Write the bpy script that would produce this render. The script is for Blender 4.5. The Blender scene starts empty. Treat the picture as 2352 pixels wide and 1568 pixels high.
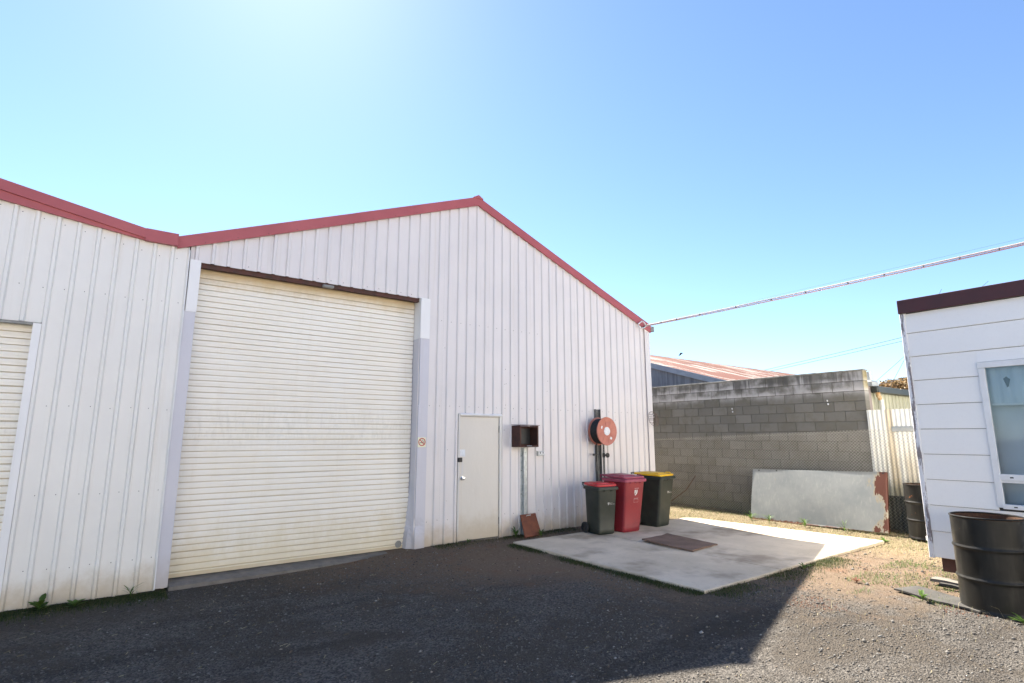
import bpy, math, random
import numpy as np
from mathutils import Vector, Matrix
R = math.radians
random.seed(7); rng = np.random.default_rng(7)
S = bpy.context.scene
COL = S.collection

# ------------------------------------------------------------------ camera
cd = bpy.data.cameras.new('camera'); cam = bpy.data.objects.new('camera', cd); COL.objects.link(cam)
cam.location = (-9.99, -8.157, 1.711); cam.rotation_euler = (R(99.9), 0, R(-36.5))
cd.sensor_width = 36; cd.lens = 36 * 1250 / 2352; cd.clip_end = 3000; cd.clip_start = .05
S.camera = cam
# ------------------------------------------------------------------ sky and sun
SUN_AZ, SUN_EL = 10.6, 47.6
w = bpy.data.worlds.new('World'); S.world = w; w.use_nodes = True
nt = w.node_tree; bg = nt.nodes['Background']
sky = nt.nodes.new('ShaderNodeTexSky'); sky.sky_type = 'NISHITA'; sky.sun_disc = False
sky.sun_elevation = R(SUN_EL); sky.sun_rotation = R(SUN_AZ); sky.altitude = 0
sky.air_density = 0.88; sky.dust_density = 0.15; sky.ozone_density = 4.6
nt.links.new(sky.outputs[0], bg.inputs[0]); bg.inputs[1].default_value = 0.05
sd = bpy.data.lights.new('sun', 'SUN'); sun = bpy.data.objects.new('sun', sd); COL.objects.link(sun)
sd.energy = 4.3; sd.angle = R(.53); sd.color = (1, .92, .80)
dv = Vector((math.sin(R(SUN_AZ)) * math.cos(R(SUN_EL)), math.cos(R(SUN_AZ)) * math.cos(R(SUN_EL)), math.sin(R(SUN_EL))))
sun.rotation_euler = dv.to_track_quat('Z', 'Y').to_euler(); sun.location = (0, 6, 20)
S.view_settings.view_transform = 'Standard'; S.view_settings.look = 'None'
S.view_settings.gamma = 1; S.view_settings.use_curve_mapping = False
S.view_settings.exposure = 2.44
S.render.resolution_x = 1024; S.render.resolution_y = 683

# ------------------------------------------------------------------ materials
MATS = {}
class NT:
    def __init__(s, name):
        s.m = bpy.data.materials.new(name); s.m.use_nodes = True; s.t = s.m.node_tree
        s.b = s.t.nodes['Principled BSDF']; s.g = s.t.nodes.new('ShaderNodeNewGeometry')
    def n(s, typ, **k):
        o = s.t.nodes.new(typ)
        for a, v in k.items(): setattr(o, a, v)
        return o
    def l(s, a, b): s.t.links.new(a, b)
    def coord(s, kind='pos', stretch=(1, 1, 1), loc=(0, 0, 0)):
        mp = s.n('ShaderNodeMapping'); mp.inputs['Scale'].default_value = stretch; mp.inputs['Location'].default_value = loc
        if kind == 'pos': s.l(s.g.outputs['Position'], mp.inputs[0])
        else: s.l(s.n('ShaderNodeTexCoord').outputs['Object'], mp.inputs[0])
        return mp.outputs[0]
    def noise(s, scale, detail=4, kind='pos', stretch=(1, 1, 1), loc=(0, 0, 0), rough=.55):
        nz = s.n('ShaderNodeTexNoise'); nz.inputs['Scale'].default_value = scale; nz.inputs['Detail'].default_value = detail
        nz.inputs['Roughness'].default_value = rough
        s.l(s.coord(kind, stretch, loc), nz.inputs['Vector']); return nz.outputs['Fac']
    def ramp(s, fac, lo, hi, a=0., b=1.):
        r = s.n('ShaderNodeMapRange'); r.inputs[1].default_value = lo; r.inputs[2].default_value = hi
        r.inputs[3].default_value = a; r.inputs[4].default_value = b; r.interpolation_type = 'SMOOTHSTEP'
        s.l(fac, r.inputs[0]); return r.outputs[0]
    def math(s, op, a, b):
        m = s.n('ShaderNodeMath', operation=op)
        for i, v in enumerate((a, b)):
            if isinstance(v, (int, float)): m.inputs[i].default_value = v
            else: s.l(v, m.inputs[i])
        return m.outputs[0]
    def mix(s, fac, a, b, blend='MIX'):
        m = s.n('ShaderNodeMix', data_type='RGBA', blend_type=blend)
        for sock, v in ((m.inputs[0], fac), (m.inputs[6], a), (m.inputs[7], b)):
            if isinstance(v, (int, float)): sock.default_value = v
            elif isinstance(v, tuple): sock.default_value = v + (1,) if len(v) == 3 else v
            else: s.l(v, sock)
        return m.outputs[2]
    def sep(s, axis, kind='pos'):
        x = s.n('ShaderNodeSeparateXYZ')
        s.l(s.g.outputs['Position'] if kind == 'pos' else s.n('ShaderNodeTexCoord').outputs['Object'], x.inputs[0]); return x.outputs[axis]
    def bump(s, h, strength=.3, dist=.01):
        b = s.n('ShaderNodeBump'); b.inputs['Strength'].default_value = strength; b.inputs['Distance'].default_value = dist
        s.l(h, b.inputs['Height']); s.l(b.outputs[0], s.b.inputs['Normal'])
    def color(s, c):
        if isinstance(c, tuple): s.b.inputs['Base Color'].default_value = c + (1,)
        else: s.l(c, s.b.inputs['Base Color'])
    def rough(s, v):
        if isinstance(v, (int, float)): s.b.inputs['Roughness'].default_value = v
        else: s.l(v, s.b.inputs['Roughness'])

def mat(name, c, c2=None, rough=.6, metal=0, scale=4, lo=.35, hi=.7, bump=0, bscale=60, stretch=(1, 1, 1), kind='pos', spec=.5, fine=.0, dist=.004):
    t = NT(name); c2 = c2 or tuple(v * .82 for v in c)
    f = t.ramp(t.noise(scale, 6, kind, stretch), lo, hi)
    col = t.mix(f, c, c2)
    if fine:
        col = t.mix(t.math('MULTIPLY', t.ramp(t.noise(scale * 17, 3, kind, stretch), .45, .75), fine), col, tuple(v * .5 for v in c2))
    t.color(col); t.rough(rough); t.b.inputs['Metallic'].default_value = metal
    t.b.inputs['Specular IOR Level'].default_value = spec
    if bump: t.bump(t.noise(bscale, 4, kind, stretch), bump, dist)
    MATS[name] = t.m; return t.m

def clad_mat(name, c, c2, dirt, dz0, dz1, amt=.8):
    """painted steel sheet: chalky tone shifts, run streaks, splashed soil and grime low down"""
    t = NT(name)
    col = t.mix(t.ramp(t.noise(1.1, 4), .35, .7), c, c2)
    st = t.ramp(t.noise(9, 5, stretch=(1, 1, .035), rough=.7), .52, .78)
    col = t.mix(t.math('MULTIPLY', st, .22), col, dirt)
    nz = t.noise(3.5, 6, rough=.7)
    zz = t.math('ADD', t.sep(2), t.math('MULTIPLY', t.math('SUBTRACT', nz, .5), 1.1 * (dz1 - dz0)))
    low = t.ramp(zz, dz0, dz1, 1, 0)
    col = t.mix(t.math('MULTIPLY', low, amt), col, dirt)
    sp = t.ramp(t.noise(70, 2), .72, .78)
    col = t.mix(t.math('MULTIPLY', sp, .3), col, tuple(v * .6 for v in dirt))
    t.color(col); t.rough(t.ramp(t.noise(2, 3), .3, .7, .34, .5)); t.b.inputs['Specular IOR Level'].default_value = .32
    t.bump(t.noise(2.6, 4, stretch=(1, 1, .5), rough=.6), .42, .025)
    MATS[name] = t.m; return t.m

clad_mat('cladding', (.775, .735, .715), (.735, .70, .685), (.50, .40, .27), -.05, .42)
clad_mat('cladding_old', (.84, .82, .77), (.80, .78, .735), (.50, .41, .28), -.12, .3)
clad_mat('flashing', (.64, .625, .66), (.60, .59, .63), (.42, .36, .3), -.1, .35, .6)
clad_mat('flashing_new', (.86, .85, .83), (.83, .82, .80), (.6, .6, .55), -5, -4)
clad_mat('door_paint', (.72, .675, .60), (.69, .65, .58), (.52, .43, .30), -.02, .55, .75)
clad_mat('frame_paint', (.70, .68, .64), (.66, .64, .61), (.42, .33, .22), -.02, .3)

def roller_mat():
    t = NT('roller')
    col = t.mix(t.ramp(t.noise(1.5, 4), .3, .7), (.94, .905, .82), (.915, .87, .77))
    st = t.ramp(t.noise(6, 5, stretch=(1, 1, .08), rough=.75), .5, .8)
    col = t.mix(t.math('MULTIPLY', st, .16), col, (.64, .55, .38))
    z = t.sep(2); nz = t.noise(5, 5, stretch=(1, 1, .5), rough=.7)
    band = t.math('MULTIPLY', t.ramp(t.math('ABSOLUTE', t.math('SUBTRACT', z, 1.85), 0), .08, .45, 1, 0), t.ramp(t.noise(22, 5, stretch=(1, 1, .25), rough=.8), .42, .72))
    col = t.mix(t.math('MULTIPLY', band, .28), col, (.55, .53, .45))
    zz = t.math('ADD', z, t.math('MULTIPLY', t.math('SUBTRACT', nz, .5), .9))
    col = t.mix(t.math('MULTIPLY', t.ramp(zz, 0, .7, 1, 0), .55), col, (.66, .56, .33))
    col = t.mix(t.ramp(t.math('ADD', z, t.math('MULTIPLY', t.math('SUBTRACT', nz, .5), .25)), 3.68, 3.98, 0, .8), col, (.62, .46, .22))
    oz = t.sep(2, 'obj')   # brown painted into each slat groove to deepen its shadow line
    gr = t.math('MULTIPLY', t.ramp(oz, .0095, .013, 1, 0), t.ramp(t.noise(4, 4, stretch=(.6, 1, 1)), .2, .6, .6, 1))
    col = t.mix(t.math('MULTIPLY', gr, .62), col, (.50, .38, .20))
    t.color(col); t.rough(.5); t.b.inputs['Specular IOR Level'].default_value = .35
    t.bump(t.noise(2.4, 4, stretch=(.5, 1, .8)), .35, .02)
    MATS['roller'] = t.m
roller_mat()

def red_mat(name, c, c2, c3):
    t = NT(name)
    col = t.mix(t.ramp(t.noise(1.2, 4), .3, .7), c, c2)
    col = t.mix(t.math('MULTIPLY', t.ramp(t.noise(14, 6, rough=.75), .55, .8), .5), col, c3)
    col = t.mix(t.ramp(t.noise(6.3, 3, loc=(3, 1, 2)), .74, .77), col, (.55, .5, .45))
    t.color(col); t.rough(.5); t.bump(t.noise(3, 3), .15, .01); MATS[name] = t.m
red_mat('fascia_red', (.40, .092, .098), (.46, .115, .118), (.33, .09, .09))
mat('house_fascia', (.075, .016, .015), (.06, .014, .013), rough=.45)
mat('lintel', (.10, .035, .026), (.06, .028, .02), rough=.7, scale=8)
mat('grey_metal', (.28, .28, .26), rough=.5, metal=.3, scale=12)
mat('dark_steel', (.045, .045, .045), (.08, .075, .07), rough=.5, metal=.3, scale=14)
mat('galv', (.46, .49, .50), (.33, .36, .37), rough=.42, metal=.55, scale=16, bump=.1)
mat('dull_galv', (.17, .175, .17), (.11, .11, .105), rough=.6, metal=.35, scale=14)
mat('interior', (.05, .05, .05))
mat('screw', (.07, .06, .055), rough=.6)
mat('threshold', (.21, .185, .155), (.14, .125, .105), rough=.85, scale=7, bump=.4, bscale=50)
mat('roof_steel', (.33, .1, .1), rough=.5)
mat('black', (.018, .018, .018), (.03, .03, .03), rough=.5)
mat('rubber', (.02, .02, .02), (.035, .034, .033), rough=.65, scale=20)
mat('chrome', (.75, .75, .75), rough=.12, metal=1)
mat('paper', (.82, .84, .86), rough=.8, scale=20)
mat('white_plastic', (.75, .76, .76), rough=.45)
mat('outlet_grey', (.55, .56, .54), rough=.5)
mat('sign_cream', (.82, .80, .60), (.76, .73, .52), rough=.5)
mat('sign_red', (.50, .03, .035), rough=.5)
mat('bin_green', (.014, .019, .013), (.024, .030, .021), rough=.5, scale=5, kind='obj', fine=.15, bump=.15, bscale=200)
mat('bin_green_dark', (.017, .026, .021), rough=.5, kind='obj')
mat('lid_red', (.55, .025, .03), (.46, .03, .035), rough=.42, kind='obj')
mat('bin_red', (.27, .020, .027), (.21, .017, .025), rough=.5, scale=3, kind='obj', fine=.2, bump=.15, bscale=200)
mat('lid_maroon', (.28, .035, .075), (.34, .06, .10), rough=.45, kind='obj', fine=.2)
mat('lid_yellow', (.80, .48, .015), (.74, .42, .015), rough=.42, kind='obj')
mat('reel_red', (.56, .215, .155), (.48, .17, .12), rough=.55, scale=6, fine=.2)
mat('white_print', (.62, .62, .60), rough=.6, c2=(.55, .55, .53))
mat('cap_stone', (.30, .30, .27), (.18, .175, .16), rough=.9, scale=9, bump=.5)
mat('mortar', (.11, .105, .09), (.16, .15, .135), rough=.95, scale=11, bump=.6)
mat('fence_wire', (.40, .39, .35), (.31, .29, .25), rough=.9, scale=3, spec=.1)
mat('white_paint_house', (.93, .91, .87), (.915, .895, .86), rough=.45, scale=2.2, fine=.04)
mat('window_paint', (.82, .82, .82), (.76, .76, .75), rough=.45, scale=7)
mat('timber_grey', (.20, .18, .155), (.13, .117, .10), rough=.85, scale=5, stretch=(1.5, .4, 6), bump=.5, bscale=30, fine=.4)
mat('dark_board', (.060, .056, .050), (.035, .033, .030), rough=.8, scale=5, bump=.4, bscale=30, fine=.4)
mat('ply', (.19, .12, .085), (.12, .078, .055), rough=.8, scale=4, bump=.5, bscale=22, fine=.5)
mat('gutter_dark', (.035, .04, .033), rough=.5)
mat('pvc', (.74, .74, .70), rough=.4)
mat('rust_pvc', (.42, .23, .08), (.6, .5, .35), rough=.7, scale=14)
mat('olive_clad', (.40, .40, .30), (.33, .33, .25), rough=.6, scale=6, stretch=(1, 1, .1))
mat('pink_render', (.26, .22, .21), rough=.9)
mat('vent_grey', (.34, .37, .38), (.28, .31, .32), rough=.6)
mat('blue_clad', (.16, .20, .23), (.09, .11, .13), rough=.6, scale=9, stretch=(1, 1, .1))
mat('blue_trim', (.26, .33, .38), rough=.5)
mat('cable_white', (.74, .64, .57), (.70, .56, .50), rough=.5, scale=2)
mat('cable_pink', (.66, .44, .38), (.62, .48, .42), rough=.5, scale=2)
mat('wire_dark', (.06, .07, .10), rough=.5)
mat('insulator', (.78, .78, .78), rough=.25)
mat('bark', (.12, .09, .065), rough=.9)
mat('pole_wood', (.12, .10, .085), rough=.9)
mat('bird', (.03, .03, .035))
mat('blind', (.72, .76, .78), (.64, .70, .72), rough=.8, scale=1.5)
mat('blind_torn', (.11, .13, .14), rough=.8)
mat('curtain', (.80, .82, .85), (.72, .75, .79), rough=.85, scale=2)

def rust_mat(name, c, c2, c3, rough=.85, scale=7):
    t = NT(name); col = t.mix(t.ramp(t.noise(scale, 6, rough=.7), .35, .65), c, c2)
    col = t.mix(t.ramp(t.noise(scale * 3, 6, loc=(2, 5, 1), rough=.75), .52, .7), col, c3)
    t.color(col); t.rough(rough); t.bump(t.noise(60, 4), .4, .003); MATS[name] = t.m
rust_mat('rust_box', (.085, .032, .022), (.055, .026, .020), (.035, .02, .016))
rust_mat('rust_lid', (.20, .065, .03), (.15, .05, .026), (.10, .04, .025))
rust_mat('rust_wire', (.12, .06, .04), (.09, .05, .035), (.06, .035, .025))

def drum_mat(name, rust):
    t = NT(name)
    col = t.mix(t.ramp(t.noise(5, 5, 'obj'), .3, .7), (.005, .005, .0045), (.012, .0115, .010))
    col = t.mix(t.math('MULTIPLY', t.ramp(t.noise(11, 5, 'obj', stretch=(1, 1, .15)), .5, .8), .30), col, (.075, .07, .058))
    col = t.mix(t.ramp(t.noise(16, 5, 'obj', rough=.7), .74, .80), col, (.26, .24, .2))
    col = t.mix(t.ramp(t.noise(7, 6, 'obj', loc=(4, 2, 7), rough=.75), rust, rust + .08), col, (.30, .095, .03))
    t.color(col); t.rough(t.ramp(t.noise(8, 4, 'obj'), .3, .7, .34, .5)); t.b.inputs['Specular IOR Level'].default_value = .32
    t.bump(t.noise(9, 4, 'obj'), .12, .01); MATS[name] = t.m
drum_mat('drum_black', .70); drum_mat('drum_rusty', .62)
rust_mat('drum_inside', (.10, .045, .02), (.06, .035, .025), (.16, .085, .035))

BH_ = .1985
def block_mat():
    t = NT('block')
    oi = t.n('ShaderNodeObjectInfo')
    col = t.mix(oi.outputs['Random'], (.150, .146, .130), (.195, .190, .172))
    col = t.mix(t.math('MULTIPLY', t.ramp(t.noise(2.2, 6, rough=.7), .42, .68), .6), col, (.14, .13, .10))
    z = t.sep(2); nz = t.noise(3.2, 5, rough=.65)
    # lime bloom on the top courses, with run marks from the capping
    up = t.math('MULTIPLY', t.ramp(z, 2.45, 2.66), t.ramp(t.noise(2.6, 5, stretch=(1, 1.0, .9), loc=(0, 3, 1), rough=.6), .40, .62))
    col = t.mix(t.math('MULTIPLY', up, .8), col, (.45, .44, .425))
    fr_ = t.math('FRACT', t.math('DIVIDE', t.math('SUBTRACT', 3.0, z), BH_), 0)
    blm = t.math('MULTIPLY', t.math('MULTIPLY', t.ramp(t.math('ADD', fr_, t.math('MULTIPLY', t.math('SUBTRACT', nz, .5), .9)), .42, .95), t.ramp(z, 2.60, 2.612)), t.ramp(t.noise(1.3, 3, loc=(0, 8, 2)), .3, .5))
    col = t.mix(t.math('MULTIPLY', blm, .85), col, (.52, .51, .50))
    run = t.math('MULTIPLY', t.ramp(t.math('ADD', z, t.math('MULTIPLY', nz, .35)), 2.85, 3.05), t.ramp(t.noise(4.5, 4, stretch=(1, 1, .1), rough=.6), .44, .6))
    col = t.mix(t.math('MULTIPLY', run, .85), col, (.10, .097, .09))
    low = t.ramp(t.math('ADD', z, t.math('MULTIPLY', nz, .7)), .35, 1.0, 1, 0)
    col = t.mix(t.math('MULTIPLY', low, .6), col, (.13, .135, .075))
    edge = t.ramp(t.math('ADD', t.sep(1), t.math('MULTIPLY', nz, .03)), -3.675, -3.62, 1, 0)
    col = t.mix(t.math('MULTIPLY', t.math('MULTIPLY', edge, t.ramp(z, 2.55, 2.7)), .55), col, (.33, .26, .07))
    t.color(col); t.rough(.95); t.bump(t.noise(90, 5), .7, .006); t.b.inputs['Specular IOR Level'].default_value = .2
    MATS['block'] = t.m
block_mat()

def panel_mat():
    t = NT('sheet_panel')
    col = t.mix(t.ramp(t.noise(2, 5, rough=.65), .3, .7), (.29, .305, .295), (.22, .24, .24))
    col = t.mix(t.math('MULTIPLY', t.ramp(t.noise(20, 5, stretch=(1, 1, .3)), .5, .8), .25), col, (.5, .5, .44))
    y = t.sep(1); nz = t.noise(3.6, 5, rough=.6, loc=(0, .6, .4), stretch=(1, 1.5, .7))
    # rust fields at the right hand end and along the foot
    d = t.math('ADD', nz, t.ramp(y, -3.68, -4.07, -.25, .10))
    d = t.math('ADD', d, t.ramp(t.sep(2), .2, 1.0, -.05, .06))
    halo = t.ramp(d, .46, .56); col = t.mix(t.math('MULTIPLY', halo, .6), col, (.40, .32, .18))
    rs = t.ramp(d, .545, .57); col = t.mix(rs, col, (.11, .034, .018))
    foot = t.ramp(t.math('ADD', t.sep(2), t.math('MULTIPLY', t.noise(9, 4), .1)), .075, .11, 1, 0)
    col = t.mix(foot, col, (.15, .05, .025))
    t.color(col); t.rough(.6); t.b.inputs['Metallic'].default_value = .15
    t.bump(t.noise(2.5, 3), .2, .02); MATS['sheet_panel'] = t.m
panel_mat()

def corr_mat():
    t = NT('iron_fence')
    nz = t.noise(3, 6, rough=.7)
    z = t.sep(2)
    col = t.mix(t.ramp(nz, .35, .7), (.80, .80, .74), (.74, .74, .66))
    y = t.math('ADD', t.sep(1), t.math('MULTIPLY', t.math('SUBTRACT', nz, .5), .10))
    st = t.ramp(t.math('ABSOLUTE', t.math('ADD', y, 4.07), 0), .02, .11, 1, 0)
    col = t.mix(t.math('MULTIPLY', st, .55), col, (.50, .35, .13))
    st2 = t.math('MULTIPLY', t.ramp(t.noise(13, 4, stretch=(1, 1, .03)), .45, .62), t.ramp(t.math('ADD', z, t.math('MULTIPLY', nz, .5)), 1.35, 2.0, 1, 0))
    col = t.mix(t.math('MULTIPLY', st2, .5), col, (.40, .29, .13))
    gr = t.ramp(t.math('ADD', z, t.math('MULTIPLY', t.math('SUBTRACT', nz, .5), .8)), .75, 1.05, 1, 0)
    col = t.mix(t.math('MULTIPLY', gr, .55), col, (.24, .24, .15))
    t.color(col); t.rough(.6); MATS['iron_fence'] = t.m
corr_mat()
mat('iron_fence_low', (.11, .12, .10), (.06, .065, .055), rough=.75, scale=6, stretch=(1, 2, .3), fine=.4)

def rusty_roof():
    t = NT('rusty_roof'); oi = t.n('ShaderNodeObjectInfo')
    nz = t.noise(1.5, 7, stretch=(2.6, .5, .5), rough=.75)
    bi = t.math('ADD', nz, t.math('MULTIPLY', t.math('SUBTRACT', oi.outputs['Random'], .5), .30))
    col = t.mix(t.ramp(bi, .40, .48), (.31, .27, .24), (.125, .036, .022))
    col = t.mix(t.math('MULTIPLY', t.ramp(t.noise(25, 5), .5, .75), .5), col, (.32, .12, .075))
    t.color(col); t.rough(.8); MATS['rusty_roof'] = t.m
rusty_roof()

def trim_mat():
    t = NT('peeling_paint')
    col = t.mix(t.ramp(t.noise(12, 6, stretch=(1, 1, .18), rough=.75), .50, .56), (.76, .76, .78), (.25, .22, .22))
    t.color(col); t.rough(.7); t.bump(t.noise(20, 4, stretch=(1, 1, .2)), .4, .004); MATS['peeling_paint'] = t.m
trim_mat()

def glass_mat():
    m = bpy.data.materials.new('glass'); m.use_nodes = True; t = m.node_tree
    for n in list(t.nodes): t.nodes.remove(n)
    o = t.nodes.new('ShaderNodeOutputMaterial'); mx = t.nodes.new('ShaderNodeMixShader'); tr = t.nodes.new('ShaderNodeBsdfTransparent')
    gl = t.nodes.new('ShaderNodeBsdfGlossy'); gl.inputs['Roughness'].default_value = .03; gl.inputs[0].default_value = (.9, .95, .97, 1)
    tr.inputs[0].default_value = (.89, .93, .95, 1)
    fr = t.nodes.new('ShaderNodeFresnel'); fr.inputs[0].default_value = 1.5
    t.links.new(fr.outputs[0], mx.inputs[0]); t.links.new(tr.outputs[0], mx.inputs[1]); t.links.new(gl.outputs[0], mx.inputs[2]); t.links.new(mx.outputs[0], o.inputs[0])
    MATS['glass'] = m
glass_mat()

def concrete_mat():
    t = NT('slab_concrete')
    col = t.mix(t.ramp(t.noise(.8, 6, rough=.65), .35, .68), (.65, .56, .435), (.52, .445, .335))
    col = t.mix(t.math('MULTIPLY', t.ramp(t.noise(.95, 4, loc=(4, 7, 0), rough=.6), .46, .68), .74), col, (.23, .18, .13))
    sc = t.ramp(t.noise(3.0, 7, stretch=(2.2, .5, 1), loc=(1, 0, 0), rough=.8), .60, .70)
    col = t.mix(t.math('MULTIPLY', sc, .5), col, (.68, .65, .61))
    col = t.mix(t.math('MULTIPLY', t.ramp(t.noise(26, 4), .6, .75), .45), col, (.22, .2, .18))
    col = t.mix(t.ramp(t.noise(55, 2, loc=(7, 0, 0)), .75, .79), col, (.07, .055, .045))
    t.color(col); t.rough(.85); t.bump(t.noise(120, 5), .35, .004); t.b.inputs['Specular IOR Level'].default_value = .3
    MATS['slab_concrete'] = t.m
concrete_mat()

def ground_mat():
    t = NT('ground')
    x, y = t.sep(0), t.sep(1)
    n1 = t.noise(.55, 5, rough=.6); n2 = t.noise(2.3, 6, loc=(3, 3, 0), rough=.65); n3 = t.noise(38, 6, rough=.75); n4 = t.noise(140, 4, rough=.7)
    def vor(sc):
        v = t.n('ShaderNodeTexVoronoi'); v.inputs['Scale'].default_value = sc; wv = t.n('ShaderNodeVectorMath', operation='ADD'); nn = t.n('ShaderNodeTexNoise'); nn.inputs['Scale'].default_value = 25
        sv = t.n('ShaderNodeVectorMath', operation='SCALE'); sv.inputs[3].default_value = .012
        t.l(t.g.outputs['Position'], nn.inputs['Vector']); t.l(nn.outputs['Color'], sv.inputs[0]); t.l(t.g.outputs['Position'], wv.inputs[0]); t.l(sv.outputs[0], wv.inputs[1]); t.l(wv.outputs[0], v.inputs['Vector']); return v
    v1, v2 = vor(62), vor(120)
    sx = t.n('ShaderNodeSeparateColor'); t.l(v1.outputs['Color'], sx.inputs[0])
    gravel = t.mix(t.ramp(t.math('ADD', t.math('MULTIPLY', sx.outputs[0], .6), t.math('MULTIPLY', n3, .4)), .2, .85), (.066, .060, .053), (.18, .164, .145))
    gravel = t.mix(t.math('MULTIPLY', t.ramp(n4, .56, .72), .5), gravel, (.20, .20, .20))
    soil = t.mix(t.ramp(n3, .3, .7), (.12, .083, .055), (.225, .165, .115))
    mud = t.mix(t.ramp(n3, .3, .7), (.066, .056, .045), (.108, .092, .074))
    # worn soil patches among the gravel
    a = t.ramp(t.math('ADD', t.math('MULTIPLY', n1, .6), t.math('MULTIPLY', n2, .5)), .50, .62)
    col = t.mix(t.math('MULTIPLY', a, .85), gravel, mud)
    trk = t.noise(.9, 4, stretch=(.25, 1.6, 1), loc=(5, 1, 0)); col = t.mix(t.math('MULTIPLY', t.ramp(trk, .52, .66), .45), col, (.042, .036, .031))
    # strip of soil against the shed
    s1 = t.ramp(t.math('ADD', y, t.math('MULTIPLY', t.math('SUBTRACT', n2, .5), 1.6)), -1.6, -.6)
    col = t.mix(t.math('MULTIPLY', s1, .8), col, mud)
    # bare ground of the yard on the right
    g = t.math('ADD', t.math('ADD', x, t.math('MULTIPLY', y, .9)), t.math('MULTIPLY', t.math('SUBTRACT', t.math('ADD', n1, n2), 1.0), 3.2))
    r1 = t.ramp(g, -9.3, -6.9)
    col = t.mix(t.math('MULTIPLY', r1, .92), col, soil)
    red = t.math('MULTIPLY', r1, t.ramp(t.noise(1.7, 5, loc=(9, 2, 0)), .54, .7))
    col = t.mix(t.math('MULTIPLY', red, .40), col, (.19, .09, .05))
    st = t.ramp(t.math('ADD', x, t.math('MULTIPLY', t.math('SUBTRACT', n2, .5), 1.4)), -.9, .2)
    stn = t.noise(30, 6, stretch=(1, .5, 1), rough=.8)
    col = t.mix(t.math('MULTIPLY', st, .8), col, t.mix(t.ramp(stn, .4, .65), (.13, .10, .06), (.30, .25, .15)))
    t.color(col); t.rough(.95); t.b.inputs['Specular IOR Level'].default_value = .2
    h = t.math('ADD', t.math('MULTIPLY', n3, .55), t.math('MULTIPLY', n4, .3))
    pb = t.math('ADD', t.ramp(v1.outputs['Distance'], 0, .7, .5, 0), t.ramp(v2.outputs['Distance'], 0, .7, .28, 0))
    t.bump(t.math('ADD', h, t.math('MULTIPLY', pb, t.ramp(r1, 0, 1, 1, .45))), 1.0, .03); MATS['ground'] = t.m
ground_mat()

def island_mat(name, cols, rough=.9, trans=0):
    t = NT(name); rp = t.n('ShaderNodeValToRGB'); el = rp.color_ramp.elements
    while len(el) < len(cols): el.new(.5)
    for i, (p, c) in enumerate(cols): el[i].position = p; el[i].color = c + (1,)
    t.l(t.g.outputs['Random Per Island'], rp.inputs[0]); t.color(rp.outputs[0]); t.rough(rough)
    t.b.inputs['Specular IOR Level'].default_value = .25
    if trans:
        td = t.n('ShaderNodeBsdfTranslucent'); t.l(rp.outputs[0], td.inputs[0]); mx = t.n('ShaderNodeMixShader'); mx.inputs[0].default_value = trans
        o = [n for n in t.t.nodes if n.type == 'OUTPUT_MATERIAL'][0]
        t.l(t.b.outputs[0], mx.inputs[1]); t.l(td.outputs[0], mx.inputs[2]); t.l(mx.outputs[0], o.inputs[0])
    MATS[name] = t.m
island_mat('stones', [(0, (.062, .057, .051)), (.5, (.104, .097, .088)), (.9, (.155, .146, .133)), (.985, (.2, .195, .18)), (1, (.36, .35, .33))], .8)
island_mat('dirt_stones', [(0, (.06, .048, .038)), (.5, (.13, .10, .075)), (.9, (.23, .18, .13)), (1, (.38, .33, .28))], .9)
island_mat('straw', [(0, (.18, .145, .075)), (.5, (.31, .265, .145)), (1, (.46, .415, .27))], .8, .25)
island_mat('green_blades', [(0, (.035, .06, .015)), (.6, (.075, .13, .03)), (1, (.19, .21, .07))], .6, .35)
island_mat('moss_blades', [(0, (.03, .045, .015)), (.6, (.06, .085, .025)), (1, (.13, .12, .05))], .7, .3)
island_mat('weed_leaf', [(0, (.05, .10, .02)), (1, (.13, .22, .045))], .5, .35)
island_mat('red_weed', [(0, (.13, .045, .028)), (1, (.25, .10, .055))], .6, .3)
island_mat('autumn_leaf', [(0, (.13, .10, .035)), (.5, (.30, .19, .08)), (1, (.45, .33, .18))], .6, .3)

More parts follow.
